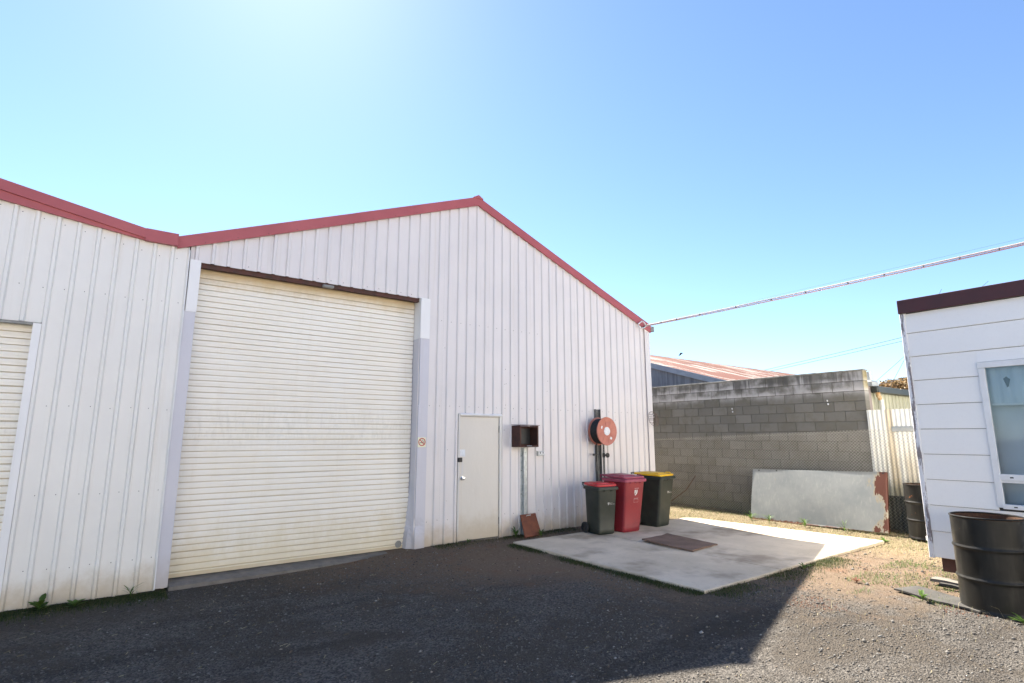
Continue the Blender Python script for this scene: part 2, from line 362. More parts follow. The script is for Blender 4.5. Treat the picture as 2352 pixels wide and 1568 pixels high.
# ------------------------------------------------------------------ mesh helpers
OFF = {}
class MB:
    def __init__(s): s.v = []; s.f = []
    def add(s, v, f):
        b = len(s.v); s.v += [tuple(p) for p in v]; s.f += [tuple(i + b for i in q) for q in f]; return s
    def box(s, x0, x1, y0, y1, z0, z1):
        return s.add([(x0, y0, z0), (x1, y0, z0), (x1, y1, z0), (x0, y1, z0), (x0, y0, z1), (x1, y0, z1), (x1, y1, z1), (x0, y1, z1)],
                     [(0, 3, 2, 1), (4, 5, 6, 7), (0, 1, 5, 4), (1, 2, 6, 5), (2, 3, 7, 6), (3, 0, 4, 7)])
    def bbox(s, x0, x1, y0, y1, z0, z1, c=.006):
        """box with chamfered edges"""
        a = MB(); rs = []
        for z, k in ((z0, c), (z0 + c, 0), (z1 - c, 0), (z1, c)):
            i = k
            rs.append([(x0 + c + i * 0, y0 + i, z), (x1 - c, y0 + i, z), (x1 - i, y0 + c, z), (x1 - i, y1 - c, z), (x1 - c, y1 - i, z), (x0 + c, y1 - i, z), (x0 + i, y1 - c, z), (x0 + i, y0 + c, z)])
        return s.loft(rs)
    def prism(s, poly, y0, y1):
        """polygon in x,z drawn out along y"""
        n = len(poly); v = [(x, y0, z) for x, z in poly] + [(x, y1, z) for x, z in poly]
        f = [tuple(range(n)), tuple(range(2 * n - 1, n - 1, -1))] + [(i, i + n, (i + 1) % n + n, (i + 1) % n) for i in range(n)]
        return s.add(v, f)
    def prism_x(s, poly, x0, x1):
        n = len(poly); v = [(x0, y, z) for y, z in poly] + [(x1, y, z) for y, z in poly]
        f = [tuple(range(n)), tuple(range(2 * n - 1, n - 1, -1))] + [(i, i + n, (i + 1) % n + n, (i + 1) % n) for i in range(n)]
        return s.add(v, f)
    def loft(s, rings, cap=True, closed=True):
        n = len(rings[0]); v = [p for r in rings for p in r]; f = []
        for k in range(len(rings) - 1):
            for i in range(n if closed else n - 1):
                j = (i + 1) % n; f.append((k * n + i, k * n + j, (k + 1) * n + j, (k + 1) * n + i))
        if cap: f += [tuple(range(n - 1, -1, -1)), tuple(range((len(rings) - 1) * n, len(rings) * n))]
        return s.add(v, f)
    def tube(s, pts, r, n=6, cap=True):
        pts = [Vector(p) for p in pts]; rings = []; rr = r if isinstance(r, (list, tuple)) else [r] * len(pts)
        up = None
        for i, p in enumerate(pts):
            d = (pts[min(i + 1, len(pts) - 1)] - pts[max(i - 1, 0)]).normalized()
            if up is None: up = Vector((0, 0, 1)) if abs(d.z) < .9 else Vector((1, 0, 0))
            a = d.cross(up).normalized(); b = a.cross(d).normalized(); up = b
            rings.append([tuple(p + rr[i] * (math.cos(t) * a + math.sin(t) * b)) for t in [2 * math.pi * k / n for k in range(n)]])
        return s.loft(rings, cap)
    def lathe(s, prof, n=32, c=(0, 0, 0), axis='z', cap=False):
        rings = []
        for r, h in prof:
            ring = []
            for k in range(n):
                t = 2 * math.pi * k / n; a, b = r * math.cos(t), r * math.sin(t)
                ring.append((c[0] + a, c[1] + b, c[2] + h) if axis == 'z' else (c[0] + a, c[1] + h, c[2] + b) if axis == 'y' else (c[0] + h, c[1] + a, c[2] + b))
            rings.append(ring)
        return s.loft(rings, cap)
    def build(s, name, m, parent=None, smooth=False, loc=None):
        off = OFF.get(parent.name, Vector()) if parent else Vector()
        if loc is not None: off = Vector(loc)
        me = bpy.data.meshes.new(name); me.from_pydata([(x - off.x, y - off.y, z - off.z) for x, y, z in s.v], [], s.f); me.update()
        if smooth:
            for p in me.polygons: p.use_smooth = True
            try: me.set_sharp_from_angle(angle=R(38))
            except Exception: pass
        me.materials.append(MATS[m] if isinstance(m, str) else m)
        o = bpy.data.objects.new(name, me); COL.objects.link(o)
        if parent: o.parent = parent; OFF[o.name] = off
        elif loc is not None: o.location = loc
        return o

def tag(o, label=None, cat=None, group=None, kind=None):
    for k, v in (('label', label), ('category', cat), ('group', group), ('kind', kind)):
        if v: o[k] = v
    return o
def thing(name, label, cat, loc=(0, 0, 0), rotz=0, group=None, local=False):
    o = bpy.data.objects.new(name, None); o.empty_display_size = .2; COL.objects.link(o)
    o.location = loc; o.rotation_euler = (0, 0, rotz); OFF[o.name] = Vector() if local else Vector(loc)
    return tag(o, label, cat, group)
def rr(wd, dp, r, z, cx=0, cy=0, n=5):
    out = []
    for sx, sy, a0 in ((1, 1, 0), (-1, 1, 90), (-1, -1, 180), (1, -1, 270)):
        for k in range(n):
            a = R(a0 + 90 * k / (n - 1)); out.append((cx + sx * (wd / 2 - r) + r * math.cos(a), cy + sy * (dp / 2 - r) + r * math.sin(a), z))
    return out
def share(o, name, parent, loc):
    c = o.copy(); c.name = name; COL.objects.link(c); c.parent = parent; c.location = loc; OFF[c.name] = OFF.get(parent.name, Vector()); return c
def text_mesh(txt, size):
    cu = bpy.data.curves.new('lettering', 'FONT'); cu.body = txt; cu.size = size; cu.align_x = 'LEFT'; cu.resolution_u = 2
    o = bpy.data.objects.new('lettering', cu); COL.objects.link(o)
    bpy.context.view_layer.update()
    me = bpy.data.meshes.new_from_object(o.evaluated_get(bpy.context.evaluated_depsgraph_get()))
    v = [tuple(p.co) for p in me.vertices]; f = [tuple(p.vertices) for p in me.polygons]
    bpy.data.objects.remove(o); bpy.data.meshes.remove(me); bpy.data.curves.remove(cu); return v, f

# ------------------------------------------------------------------ the ground
def sstep(a, b, x): t = np.clip((x - a) / (b - a), 0, 1); return t * t * (3 - 2 * t)
_ph = rng.uniform(0, 6.28, 24); _fr = rng.uniform(.5, 3.2, 24); _an = rng.uniform(0, 6.28, 24)
def gz(x, y):
    x = np.asarray(x, float); y = np.asarray(y, float)
    z = -.085 * sstep(-4.9, -8.3, x) * sstep(-4, -1, y) - .02 * sstep(-4.9, -8.3, x)
    u = np.zeros_like(x + y)
    for p, fq, a in zip(_ph, _fr, _an): u = u + np.sin(fq * (x * np.cos(a) + y * np.sin(a)) + p) / fq
    z = z + .0032 * u
    z = z + .035 * sstep(.7, 1.5, x) * sstep(-6, -4.5, y) 
    return z - .012
def build_ground():
    xs = np.concatenate([[-400, -150, -60, -30], np.arange(-20, 5.01, .12), [6, 8, 12, 20, 40, 90, 200, 400]])
    ys = np.concatenate([[-400, -150, -60, -25, -14], np.arange(-9, 2.01, .12), [3, 5, 9, 16, 30, 60, 140, 400]])
    X, Y = np.meshgrid(xs, ys); Z = gz(X, Y); nx, ny = len(xs), len(ys)
    v = np.stack([X.ravel(), Y.ravel(), Z.ravel()], 1)
    f = [(j * nx + i, j * nx + i + 1, (j + 1) * nx + i + 1, (j + 1) * nx + i) for j in range(ny - 1) for i in range(nx - 1)]
    me = bpy.data.meshes.new('ground'); me.from_pydata(v.tolist(), [], f)
    for p in me.polygons: p.use_smooth = True
    me.materials.append(MATS['ground']); o = bpy.data.objects.new('ground', me); COL.objects.link(o)
    tag(o, 'dark gravel and bare brown soil of the yard', kind='structure')
build_ground()

# concrete slab beside the shed: two cast panels with an open joint
slab = thing('concrete_slab', 'pale concrete slab on which the wheelie bins stand', None, (-2, -2.4, 0)); slab['kind'] = 'structure'
def slab_panel(poly):
    n = len(poly); c = np.mean(poly, 0); b = MB(); rs = []
    for z, k in ((-.09, 0), (.010, 0), (.020, .012)):
        rs.append([tuple(np.array(p) + (c - np.array(p)) / np.linalg.norm(c - np.array(p)) * k) + (z,) for p in poly])
    b.loft(rs); return b.build('slab_panel', 'slab_concrete', slab)
def edge_pts(a, b, n, j=.012):
    out = []
    for i in range(n):
        t = i / n; d = np.array(b) - np.array(a); nn = np.array([-d[1], d[0]]) / np.linalg.norm(d)
        out.append(tuple(np.array(a) + d * t + nn * (random.uniform(-j, j) if i else 0)))
    return out
A, B_, C_, D_ = (-4.43, -4.25), (-2.785, -4.25), (-2.775, -.69), (-4.44, -.69)
slab_panel(edge_pts(A, B_, 14) + edge_pts(B_, C_, 2, .002) + edge_pts(C_, D_, 12) + edge_pts(D_, A, 24))
A, B_, C_, D_, E_ = (-2.775, -4.25), (.53, -4.25), (.25, -.86), (.05, -.69), (-2.765, -.69)
slab_panel(edge_pts(A, B_, 26) + edge_pts(B_, C_, 26) + edge_pts(C_, D_, 3) + edge_pts(D_, E_, 12) + edge_pts(E_, A, 2, .002))

# ------------------------------------------------------------------ ribbed sheet cladding
PITCH = .1943
PROF = [(0, 0), (.066, 0), (.080, -.029), (.108, -.029), (.122, 0), (PITCH, 0)]
def clad(parent, m, xstart, xa, xb, zbot, ztop, openings, y0, per=4):
    """steel sheets from xa to xb, four ribs to a sheet, cut round the openings"""
    k = math.floor((xa - xstart) / PITCH); cols = []
    while xstart + k * PITCH < xb:
        for px, py in PROF[:-1]: cols.append((xstart + k * PITCH + px, py + y0, k))
        k += 1
    cols.append((xstart + k * PITCH, y0, k))
    def yat(x):
        for (a, ya, _), (b, yb, _) in zip(cols, cols[1:]):
            if a <= x <= b: return ya + (yb - ya) * (x - a) / max(b - a, 1e-9)
        return y0
    xs = sorted(set([c[0] for c in cols if xa < c[0] < xb] + [xa, xb] + [e for o in openings for e in o[:2] if xa < e < xb]))
    k0 = math.floor((xa - xstart) / PITCH); sheets = {}
    for a, b in zip(xs, xs[1:]):
        if b - a < 1e-6: continue
        mid = (a + b) / 2; key = int((math.floor((mid - xstart) / PITCH) - k0) // per)
        spans = [(zbot(a), ztop(a), zbot(b), ztop(b))]
        for o in openings:
            if o[0] < mid < o[1]: spans = [(o[2], ztop(a), o[2], ztop(b))]
        mb = sheets.setdefault(key, MB()); dy = -.0012 * (key % 2)
        for za, zta, zb, ztb in spans:
            nseg = 5
            for q in range(nseg):
                f0, f1 = q / nseg, (q + 1) / nseg
                mb.add([(a, yat(a) + dy, za + (zta - za) * f0), (b, yat(b) + dy, zb + (ztb - zb) * f0), (b, yat(b) + dy, zb + (ztb - zb) * f1), (a, yat(a) + dy, za + (zta - za) * f1)], [(0, 1, 2, 3)])
    for key in sorted(sheets): sheets[key].build('cladding_sheet', m, parent)

def screw_mesh(pts, r=.008):
    b = MB()
    for x, y, z in pts: b.lathe([(r, 0), (r, -.004), (r * .5, -.007)], 6, (x, y, z), 'y', True)
    return b

# ------------------------------------------------------------------ main gable shed
PK, EV = 6.145, 4.31; XP = -4.78; XR = .03; XL = -9.46; SL = (PK - EV) / (XP - XL)
def rake(x): return PK - abs(x - XP) * SL
shed = thing('gable_shed', 'large cream ribbed steel shed with a red trimmed gable and wide roller door', 'shed', (-4.7, 0, 0))
OPEN = [(-9.19, -5.90, 4.02), (-5.10, -4.225, 2.09)]
clad(shed, 'cladding', -4.777 - .0765, -9.30, -.10, lambda x: -.10 + .07 * max(0, min(1, (x + 6.5) / 1.5)), lambda x: rake(x) - .10, OPEN, 0)
# red barge flashings
def barge(parent, xa, xb, top, h, y0=-.062, y1=-.031, m='fascia_red', name='barge_flashing'):
    MB().prism([(xa, top(xa) - h), (xb, top(xb) - h), (xb, top(xb)), (xa, top(xa))], y0, y1).build(name, m, parent)
barge(shed, XL, -7.1, rake, .165); barge(shed, -7.1, XP, lambda x: rake(x) + .002, .168, -.064)
barge(shed, XP, -2.2, rake, .165); barge(shed, -2.2, XR, lambda x: rake(x) + .002, .168, -.064)
b = MB(); b.prism([(XP - .10, rake(XP - .10) - .0), (XP + .10, rake(XP + .1)), (XP + .10, rake(XP + .1) + .018), (XP, PK + .035), (XP - .10, rake(XP - .1) + .018)], -.075, 14); b.build('ridge_cap', 'fascia_red', shed)
# roof of two slopes, side and back walls
b = MB(); b.prism([(XL, EV - .09), (XP, PK - .09), (XP, PK - .006), (XL, EV - .006)], -.03, 14); b.build('roof_slope', 'roof_steel', shed)
b = MB(); b.prism([(XP, PK - .09), (XR, EV - .09), (XR, EV - .006), (XP, PK - .006)], -.03, 14); b.build('roof_slope', 'roof_steel', shed)
b = MB(); b.box(-.06, -.002, .02, 13.9, -.2, 4.2); b.build('side_wall', 'cladding', shed)
b = MB(); b.box(-9.45, -.06, 13.8, 13.9, -.2, 4.2); b.build('back_wall', 'cladding', shed)
b = MB(); b.box(-9.42, -9.36, .3, 13.8, -.2, 4.2); b.build('party_wall', 'interior', shed)
# lining behind the sheets, left open at the doors
b = MB()
b.box(-5.88, -5.125, .012, .05, -.2, 4.0); b.box(-4.2, -.06, .012, .05, -.2, 4.19); b.box(-5.125, -4.2, .012, .05, 2.1, 4.0)
b.prism([(-9.3, 4.06), (-5.88, 4.06), (-5.88, 4.0), (-4.2, 4.0), (-.06, 4.19), (XP, 6.02), (-9.3, 4.27)], .012, .05)
b.build('wall_lining', 'interior', shed)
# corner flashing at the right hand end and stub of gutter behind it
b = MB(); b.box(-.165, .006, -.036, -.031, -.06, 4.2); b.box(.0025, .006, -.031, .16, -.06, 4.2); b.build('corner_flashing', 'cladding', shed)
b = MB(); b.prism([(.035, 4.13), (.15, 4.13), (.155, 4.25), (.145, 4.25), (.14, 4.14), (.045, 4.14), (.045, 4.25), (.035, 4.25)], -.06, 13.8)
b.box(.036, .150, -.063, -.058, 4.132, 4.248); b.build('gutter', 'grey_metal', shed)
# screws in rows
pts = []
for k in range(-24, 24):
    x = -4.777 - .0765 + k * PITCH + .155
    if -5.7 < x < -.3 and not (-5.15 < x < -4.2): pts += [(x, 0, 2.222 + random.uniform(-.004, .004))]
    if -5.15 < x < -4.2: pts += [(x, 0, 2.222)]
    if -5.62 < x < -3.3: pts += [(x, 0, 3.692 + random.uniform(-.004, .004))]
    if -5.7 < x < -.3 and not (-5.2 < x < -4.15) and random.random() < .8: pts += [(x, 0, .36 + random.uniform(-.01, .01))]
    if -9.2 < x < -5.9: pts += [(x, 0, 4.07)] if random.random() < .5 else []
    pts += [(x + .02, -.031 - .032, rake(x + .02) - .14)] if -9.3 < x < -.1 and k % 2 else []
for _ in range(26): pts.append((random.choice([-5.35, -4.1, -3.9, -3.1, -2.4, -1.2]) + random.uniform(-.05, .05), 0, random.uniform(.5, 3.3)))
screw_mesh(pts, .0055).build('screws', 'screw', shed)['kind'] = 'stuff'
# lintel, jambs, threshold of the roller opening
b = MB(); b.box(-9.19, -5.90, .03, .10, 3.965, 4.035); b.box(-9.19, -5.90, .10, .19, 3.985, 4.035); b.build('lintel', 'lintel', shed)
b = MB(); b.box(-9.308, -9.178, -.036, -.032, -.09, 3.335); b.box(-9.182, -9.178, -.032, .26, -.09, 3.335); b.build('jamb_flashing', 'flashing', shed)
b = MB(); b.box(-9.296, -9.170, -.042, -.037, 3.33, 4.035); b.box(-9.176, -9.170, -.037, .26, 3.336, 4.035); b.build('jamb_flashing', 'flashing_new', shed)
b = MB(); b.box(-5.888, -5.722, -.044, -.037, 3.335, 4.03); b.box(-5.894, -5.888, -.044, .26, 3.335, 4.03); b.build('jamb_flashing', 'flashing_new', shed)
def dented_jamb():
    zs = [-.06, .05, .12, .2, .27, .31, .36, .45, .6, .9, 1.5, 2.2, 2.22, 2.26, 3.338]; rings = []
    for z in zs:
        d = max(0, 1 - abs(z - .31) / .16); t = max(0, 1 - z / .75)
        k = .012 if 2.21 < z < 2.27 else 0
        rings.append([(-5.716, -.036, z), (-5.80, -.036 + .02 * d, z), (-5.886 + .022 * d + k, -.036 + .03 * d, z),
                      (-5.889 - .02 * t, .06 - .03 * t, z), (-5.889 - .085 * t + .03 * d, .15 - .06 * t, z), (-5.893 - .10 * t, .26 - .04 * t, z),
                      (-5.888 - .10 * t, .262 - .04 * t, z), (-5.884 - .02 * t, .06, z), (-5.879 + .022 * d + k, -.030 + .03 * d, z), (-5.716, -.031, z)])
    MB().loft(rings).build('jamb_flashing', 'flashing', shed)['label'] = 'door jamb flashing with a crumpled foot'
dented_jamb()
b = MB(); b.prism_x([(-.10, -.16), (.45, -.16), (.45, -.045), (.02, -.050), (-.10, -.078)], -9.17, -5.90); b.build('threshold', 'threshold', shed)
b = MB(); b.bbox(-7.535, -7.365, -.01, .05, 3.955, 4.0, .008); b.lathe([(.008, 0), (.008, -.006)], 8, (-7.40, -.01, 3.975), 'y', True); b.lathe([(.008, 0), (.008, -.006)], 8, (-7.50, -.01, 3.975), 'y', True)
b.build('lintel_bracket', 'grey_metal', shed)

# roller doors: every corrugation of the curtain is a slat
def roller(parent, xa, xb, zb, zt, y):
    rd = bpy.data.objects.new('roller_door', None); COL.objects.link(rd); rd.parent = parent; OFF[rd.name] = OFF[parent.name]
    p = .0781; prof = [(0, 0), (.0008, .020), (.009, .020), (.0115, .0035), (.022, .0015), (.040, .0015), (.0412, -.0045), (.060, -.0045), (p, 0)]
    n = int((zt - zb - .06) / p); first = None; o0 = OFF[parent.name]
    def mk():
        b = MB(); xs = np.linspace(xa, xb, 17)
        for a, c in zip(xs, xs[1:]):
            for (z0, y0), (z1, y1) in zip(prof, prof[1:]):
                b.add([(a, y0, z0), (c, y0, z0), (c, y1, z1), (a, y1, z1)], [(0, 1, 2, 3)])
        # rolled back edge gives the slat its thickness
        b.add([(xa, .03, 0), (xb, .03, 0), (xb, .03, p), (xa, .03, p)], [(0, 3, 2, 1)])
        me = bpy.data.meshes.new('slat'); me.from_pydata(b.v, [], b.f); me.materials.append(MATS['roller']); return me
    mes = []
    for q in range(5):
        m_ = mk(); ph = random.uniform(0, 6)
        for v in m_.vertices: v.co.z += .0022 * math.sin(v.co.x * 1.7 + ph); v.co.y += .003 * math.sin(v.co.x * 2.3 + 2 * ph)
        mes.append(m_)
    for i in range(n):
        s = bpy.data.objects.new('slat', mes[(i // 3 + (i % 3 == 2) * random.randint(0, 4)) % 5]); COL.objects.link(s); s.parent = rd
        s.location = Vector((random.uniform(-.002, .002), y + random.uniform(-.0015, .0015) + .006 * math.sin(i * .21), zb + .06 + i * p)) - o0
    MB().box(xa, xb, y - .012, y + .03, zb, zb + .062).build('bottom_rail', 'roller', rd)
    MB().box(xa, xb, y + .012, y + .05, zb + .06 + n * p, zt + .05).build('curtain_head', 'roller', rd)
    return rd
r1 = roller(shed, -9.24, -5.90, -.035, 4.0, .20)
b = MB(); b.lathe([(.05, 0), (.055, -.003), (.0, -.004)], 14, (-6.06, .186, .03), 'y'); b.build('lock_plate', 'grey_metal', r1)

# personnel door
b = MB(); b.box(-5.114, -5.086, -.034, .04, -.03, 2.056); b.box(-4.255, -4.208, -.034, .04, -.04, 2.056); b.box(-5.114, -4.208, -.034, .04, 2.056, 2.10)
fr = b.build('door_frame', 'frame_paint', shed)
b = MB(); b.prism_x([(-.065, 2.078), (-.06, 2.072), (-.036, 2.092), (-.036, 2.106), (-.05, 2.1)], -5.09, -4.215); b.build('drip_cap', 'flashing_new', fr)
b = MB(); b.bbox(-5.084, -4.262, -.012, .03, -.005, 2.05, .004); door = b.build('door', 'door_paint', shed)
b = MB(); b.box(-5.09, -4.25, -.03, .04, -.06, -.012); b.build('door_sill', 'threshold', shed)
b = MB(); b.lathe([(.0, -.001), (.034, -.002), (.034, -.008), (.016, -.012), (.014, -.03), (.024, -.04), (.030, -.055), (.024, -.068), (0, -.072)], 20, (-5.022, -.012, 1.012), 'y'); b.build('door_knob', 'chrome', door, True)
b = MB(); b.bbox(-5.118, -5.040, -.055, -.013, 1.283, 1.358, .006); b.build('lock_box', 'black', door)
b = MB(); b.box(-5.035, -5.0, -.0136, -.0126, 1.06, 1.28); b.build('tape_mark', 'frame_paint', door)
for z in (.20, 1.78):
    b = MB(); b.tube([(-4.257, -.02, z), (-4.257, -.02, z + .12)], .009, 8); b.build('hinge', 'grey_metal', door, True)
o = MB().add([(-5.066, -.0132, 1.375), (-4.962, -.0132, 1.370), (-4.966, -.0150, 1.43), (-4.968, -.0135, 1.49), (-5.072, -.0132, 1.492), (-5.070, -.014, 1.43)], [(0, 1, 2, 5), (5, 2, 3, 4)]).build('paper_notice', 'paper', None)
tag(o, 'blank white sheet of paper stuck to the personnel door', 'notice')

# no smoking sign on the jamb
sg = thing('no_smoking_sign', 'small cream no smoking sign with red ring on the roller door jamb', 'sign', (-5.812, -.045, 1.617))
MB().bbox(-5.886, -5.736, -.0445, -.0375, 1.540, 1.697, .002).build('plate', 'sign_cream', sg)
def flat(name, m, poly, y): MB().prism([(x, z) for x, z in poly], y - .001, y).build(name, m, sg)
cx, cz = -5.811, 1.622
b = MB(); n = 36; ring = []
for k in range(n):
    t = 2 * math.pi * k / n
    ring.append([(cx + q * math.cos(t), yy, cz + q * math.sin(t)) for q, yy in ((.050, -.0450), (.064, -.0450), (.064, -.0468), (.050, -.0468))])
for k in range(n): b.add(ring[k] + ring[(k + 1) % n], [(2, 3, 7, 6), (1, 2, 6, 5), (3, 0, 4, 7)])
d = .0065 * .707; e = .056 * .707
b.prism([(cx - e - d, cz + e - d), (cx + e - d, cz - e - d), (cx + e + d, cz - e + d), (cx - e + d, cz + e + d)], -.0478, -.0462)
b.build('red_ring', 'sign_red', sg)
flat('cigarette', 'black', [(cx - .040, cz - .016), (cx + .026, cz - .016), (cx + .026, cz - .006), (cx - .040, cz - .006)], -.0449)
b = MB(); b.tube([(cx + .034, -.0455, cz - .014), (cx + .035, -.0455, cz + .004), (cx + .018, -.0455, cz + .012), (cx + .020, -.0455, cz + .026), (cx + .004, -.0455, cz + .026), (cx + .006, -.0455, cz + .04)], .003, 5); b.build('smoke', 'black', sg)

# ------------------------------------------------------------------ left shed
XA = -19.0
def lf(x): return 4.318 + (-9.80 - x) * .190 if x < -9.80 else 4.318
lshed = thing('long_shed', 'older white ribbed steel shed at the left edge of the photo', 'shed', (-12.5, 0, 0))
clad(lshed, 'cladding_old', -9.328 - .0765, -16.0, -9.318, lambda x: -.11, lambda x: min(lf(x) - .12, 4.172 + (-9.8 - x) * .131 + .02) if x < -9.8 else 4.19, [(-14.2, -10.69, 3.0)], -.012)
barge(lshed, -16, -9.80, lambda x: lf(x), .125, -.105, -.075, name='barge_flashing')
MB().prism([(-16, 4.172 + 6.2 * .131), (-9.80, 4.172), (-9.80, 4.212), (-16, lf(-16) - .11)], -.078, -.044).build('barge_flashing', 'fascia_red', lshed)
barge(lshed, -9.815, XL, lambda x: 4.325 + .0 * x, .160, -.108, -.046, name='valley_flashing')
b = MB(); b.prism([(-16, lf(-16) - .1), (-9.8, 4.22), (-9.46, 4.22), (-9.46, 4.3), (-9.8, 4.3), (-16, lf(-16) - .01)], -.04, 14); b.build('roof_slope', 'roof_steel', lshed)
b = MB(); b.box(-16.05, -16, .0, 14, -.2, 5.4); b.build('side_wall', 'cladding_old', lshed)
b = MB(); b.add([(-16, .03, 3.05), (-10.66, .03, 3.05), (-10.66, .03, -.2), (-9.34, .03, -.2), (-9.34, .03, 4.2), (-16, .03, 4.2)], [(0, 1, 4, 5), (1, 2, 3, 4)]); b.build('wall_lining', 'interior', lshed); MB().box(-16, -9.45, 13.8, 13.9, -.2, 4.2).build('back_wall', 'cladding_old', lshed)
pts = []
for k in range(-34, 2):
    x = -9.328 - .0765 + k * PITCH
    for z, xm in ((1.06, -10.6), (.27, -10.6), (3.42, -13), (2.05, -10.6)):
        if (x > xm) and x < -9.4: pts.append((x + .02 + random.uniform(0, .02), -.012, z + random.uniform(-.01, .01)))
    if -13 < x < -9.5: pts.append((x + .15, -.012, lf(x) - .30))
screw_mesh(pts, .005).build('screws', 'screw', lshed)['kind'] = 'stuff'
b = MB(); b.box(-10.762, -10.688, -.046, -.042, -.1, 2.985); b.box(-10.762, -10.758, -.042, .2, -.1, 2.985); b.build('jamb_flashing', 'flashing_new', lshed)
b = MB(); b.box(-14.2, -10.70, -.03, .03, 2.965, 2.995); b.build('lintel', 'grey_metal', lshed)
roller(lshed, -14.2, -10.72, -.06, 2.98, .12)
b = MB(); b.prism_x([(-.06, -.2), (.4, -.2), (.4, -.06), (-.06, -.09)], -14.2, -10.72); b.build('threshold', 'threshold', lshed)
# unseen pale shed, added behind the viewpoint to bounce sunlight onto the shaded walls
osh = thing('added_bounce_shed', 'unseen pale steel shed added across the yard to bounce sunlight', 'shed', (-10, -17.5, 0))
MB().box(-34, 6, -17.62, -17.5, -.1, 4.6).build('front_wall', 'cladding_old', osh); MB().box(-34, 6, -29, -28.9, -.1, 4.6).build('back_wall', 'cladding_old', osh)
MB().box(-34, -33.9, -28.9, -17.62, -.1, 4.6).build('side_wall', 'cladding_old', osh); MB().box(5.9, 6, -28.9, -17.62, -.1, 4.6).build('side_wall', 'cladding_old', osh)
MB().prism_x([(-29.2, 4.6), (-17.3, 4.6), (-23.2, 6.0)], -34.2, 6.2).build('roof', 'roof_steel', osh)
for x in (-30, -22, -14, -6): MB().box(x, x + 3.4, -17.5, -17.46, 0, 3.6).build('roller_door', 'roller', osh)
# thin conduit in the joint between the sheds
o = MB().tube([(-9.315, -.045, -.1), (-9.316, -.045, 1.4), (-9.314, -.045, 2.9), (-9.315, -.045, 4.15)], .007, 6)
o = o.build('conduit', 'flashing_new', None); tag(o, 'thin vertical conduit in the joint between the two sheds', 'conduit')

# ------------------------------------------------------------------ meter box, strut, outlet, lid
bx = thing('meter_box', 'rusty open steel meter box on the shed wall right of the door', 'meter box', (-3.77, -.15, 1.52))
x0, x1, y0, y1, z0, z1 = -3.985, -3.555, -.28, -.032, 1.522, 1.905; th = .012
b = MB(); b.box(x0, x0 + th, y0, y1, z0, z1); b.box(x1 - th, x1, y0, y1, z0, z1); b.box(x0 + th, x1 - th, y0, y1, z0, z0 + th); b.box(x0 + th, x1 - th, y1 - th, y1, z0 + th, z1 - th)
b.box(x0 + th, x0 + .03, y0, y0 + .008, z0 + th, z1 - th); b.box(x1 - .03, x1 - th, y0, y0 + .008, z0 + th, z1 - th); b.box(x0 + .03, x1 - .03, y0, y0 + .008, z0 + th, z0 + .03); b.box(x0 + .03, x1 - .03, y0, y0 + .008, z1 - .03, z1 - th); b.build('box_shell', 'rust_box', bx)
b = MB(); b.prism_x([(y0 - .02, z1 + .001), (y1, z1 + .016), (y1, z1 + .022), (y0 - .02, z1 + .008)], x0 - .006, x1 + .015); b.build('box_hood', 'rust_box', bx)
b = MB(); b.box(x0 + .04, x1 - .05, y1 - .06, y1 - .013, z0 + .05, z1 - .05); b.build('meter_board', 'black', bx)
b = MB(); b.tube([(x0 + .16, y0 - .004, z0 + .022), (x0 + .27, y0 - .004, z0 + .022)], .007, 8); b.build('catch', 'galv', bx)
b = MB(); b.prism([(-3.79, 0), (-3.67, 0), (-3.67, .012), (-3.778, .012), (-3.778, .05), (-3.79, .05)], 0, 1)
st = thing('steel_strut', 'galvanised steel channel post under the rusty meter box', 'post', (-3.73, -.06, 0))
b = MB(); b.box(-3.79, -3.745, -.034, -.030, -.05, 1.50); b.box(-3.745, -3.741, -.085, -.030, -.05, 1.50); b.box(-3.741, -3.672, -.085, -.081, -.05, 1.50); b.build('channel', 'galv', st)
b = MB(); b.tube([(-3.71, -.06, 1.44), (-3.71, -.07, 1.53)], .03, 10); b.build('cable_gland', 'pvc', st, True)
screw_mesh([(-3.768, -.034, z) for z in (.25, .68, 1.1, 1.36)], .009).build('bolts', 'screw', st)['kind'] = 'stuff'
ld = thing('steel_cover', 'rusty brown steel cover leaning against the shed wall below the meter box', 'cover', (-3.76, -.35, 0))
P = [Vector((-3.98, -.42, .0)), Vector((-3.60, -.40, .01)), Vector((-3.50, -.105, .335)), Vector((-3.855, -.115, .33))]
nrm = (P[1] - P[0]).cross(P[3] - P[0]).normalized() * .018
MB().loft([[tuple(p) for p in P], [tuple(p - nrm) for p in P]]).build('cover_plate', 'rust_lid', ld)
a = P[3].lerp(P[2], .35).lerp(P[0].lerp(P[1], .35), .10) + nrm * .5; c = P[3].lerp(P[2], .60).lerp(P[0].lerp(P[1], .6), .10) + nrm * .5
MB().tube([tuple(a), tuple(a + nrm), tuple(c + nrm), tuple(c)], .008, 6).build('handle', 'galv', ld)
ou = thing('power_outlet', 'grey twin power outlet on the shed wall beside the rusty box', 'outlet', (-3.32, -.04, 1.35))
MB().bbox(-3.405, -3.245, -.085, -.031, 1.352, 1.442, .008).build('housing', 'outlet_grey', ou)
MB().box(-3.385, -3.255, -.0875, -.0852, 1.378, 1.432).build('face_plate', 'white_plastic', ou)
for x in (-3.365, -3.30): MB().bbox(x, x + .016, -.096, -.088, 1.392, 1.428, .003).build('switch', 'black', ou)

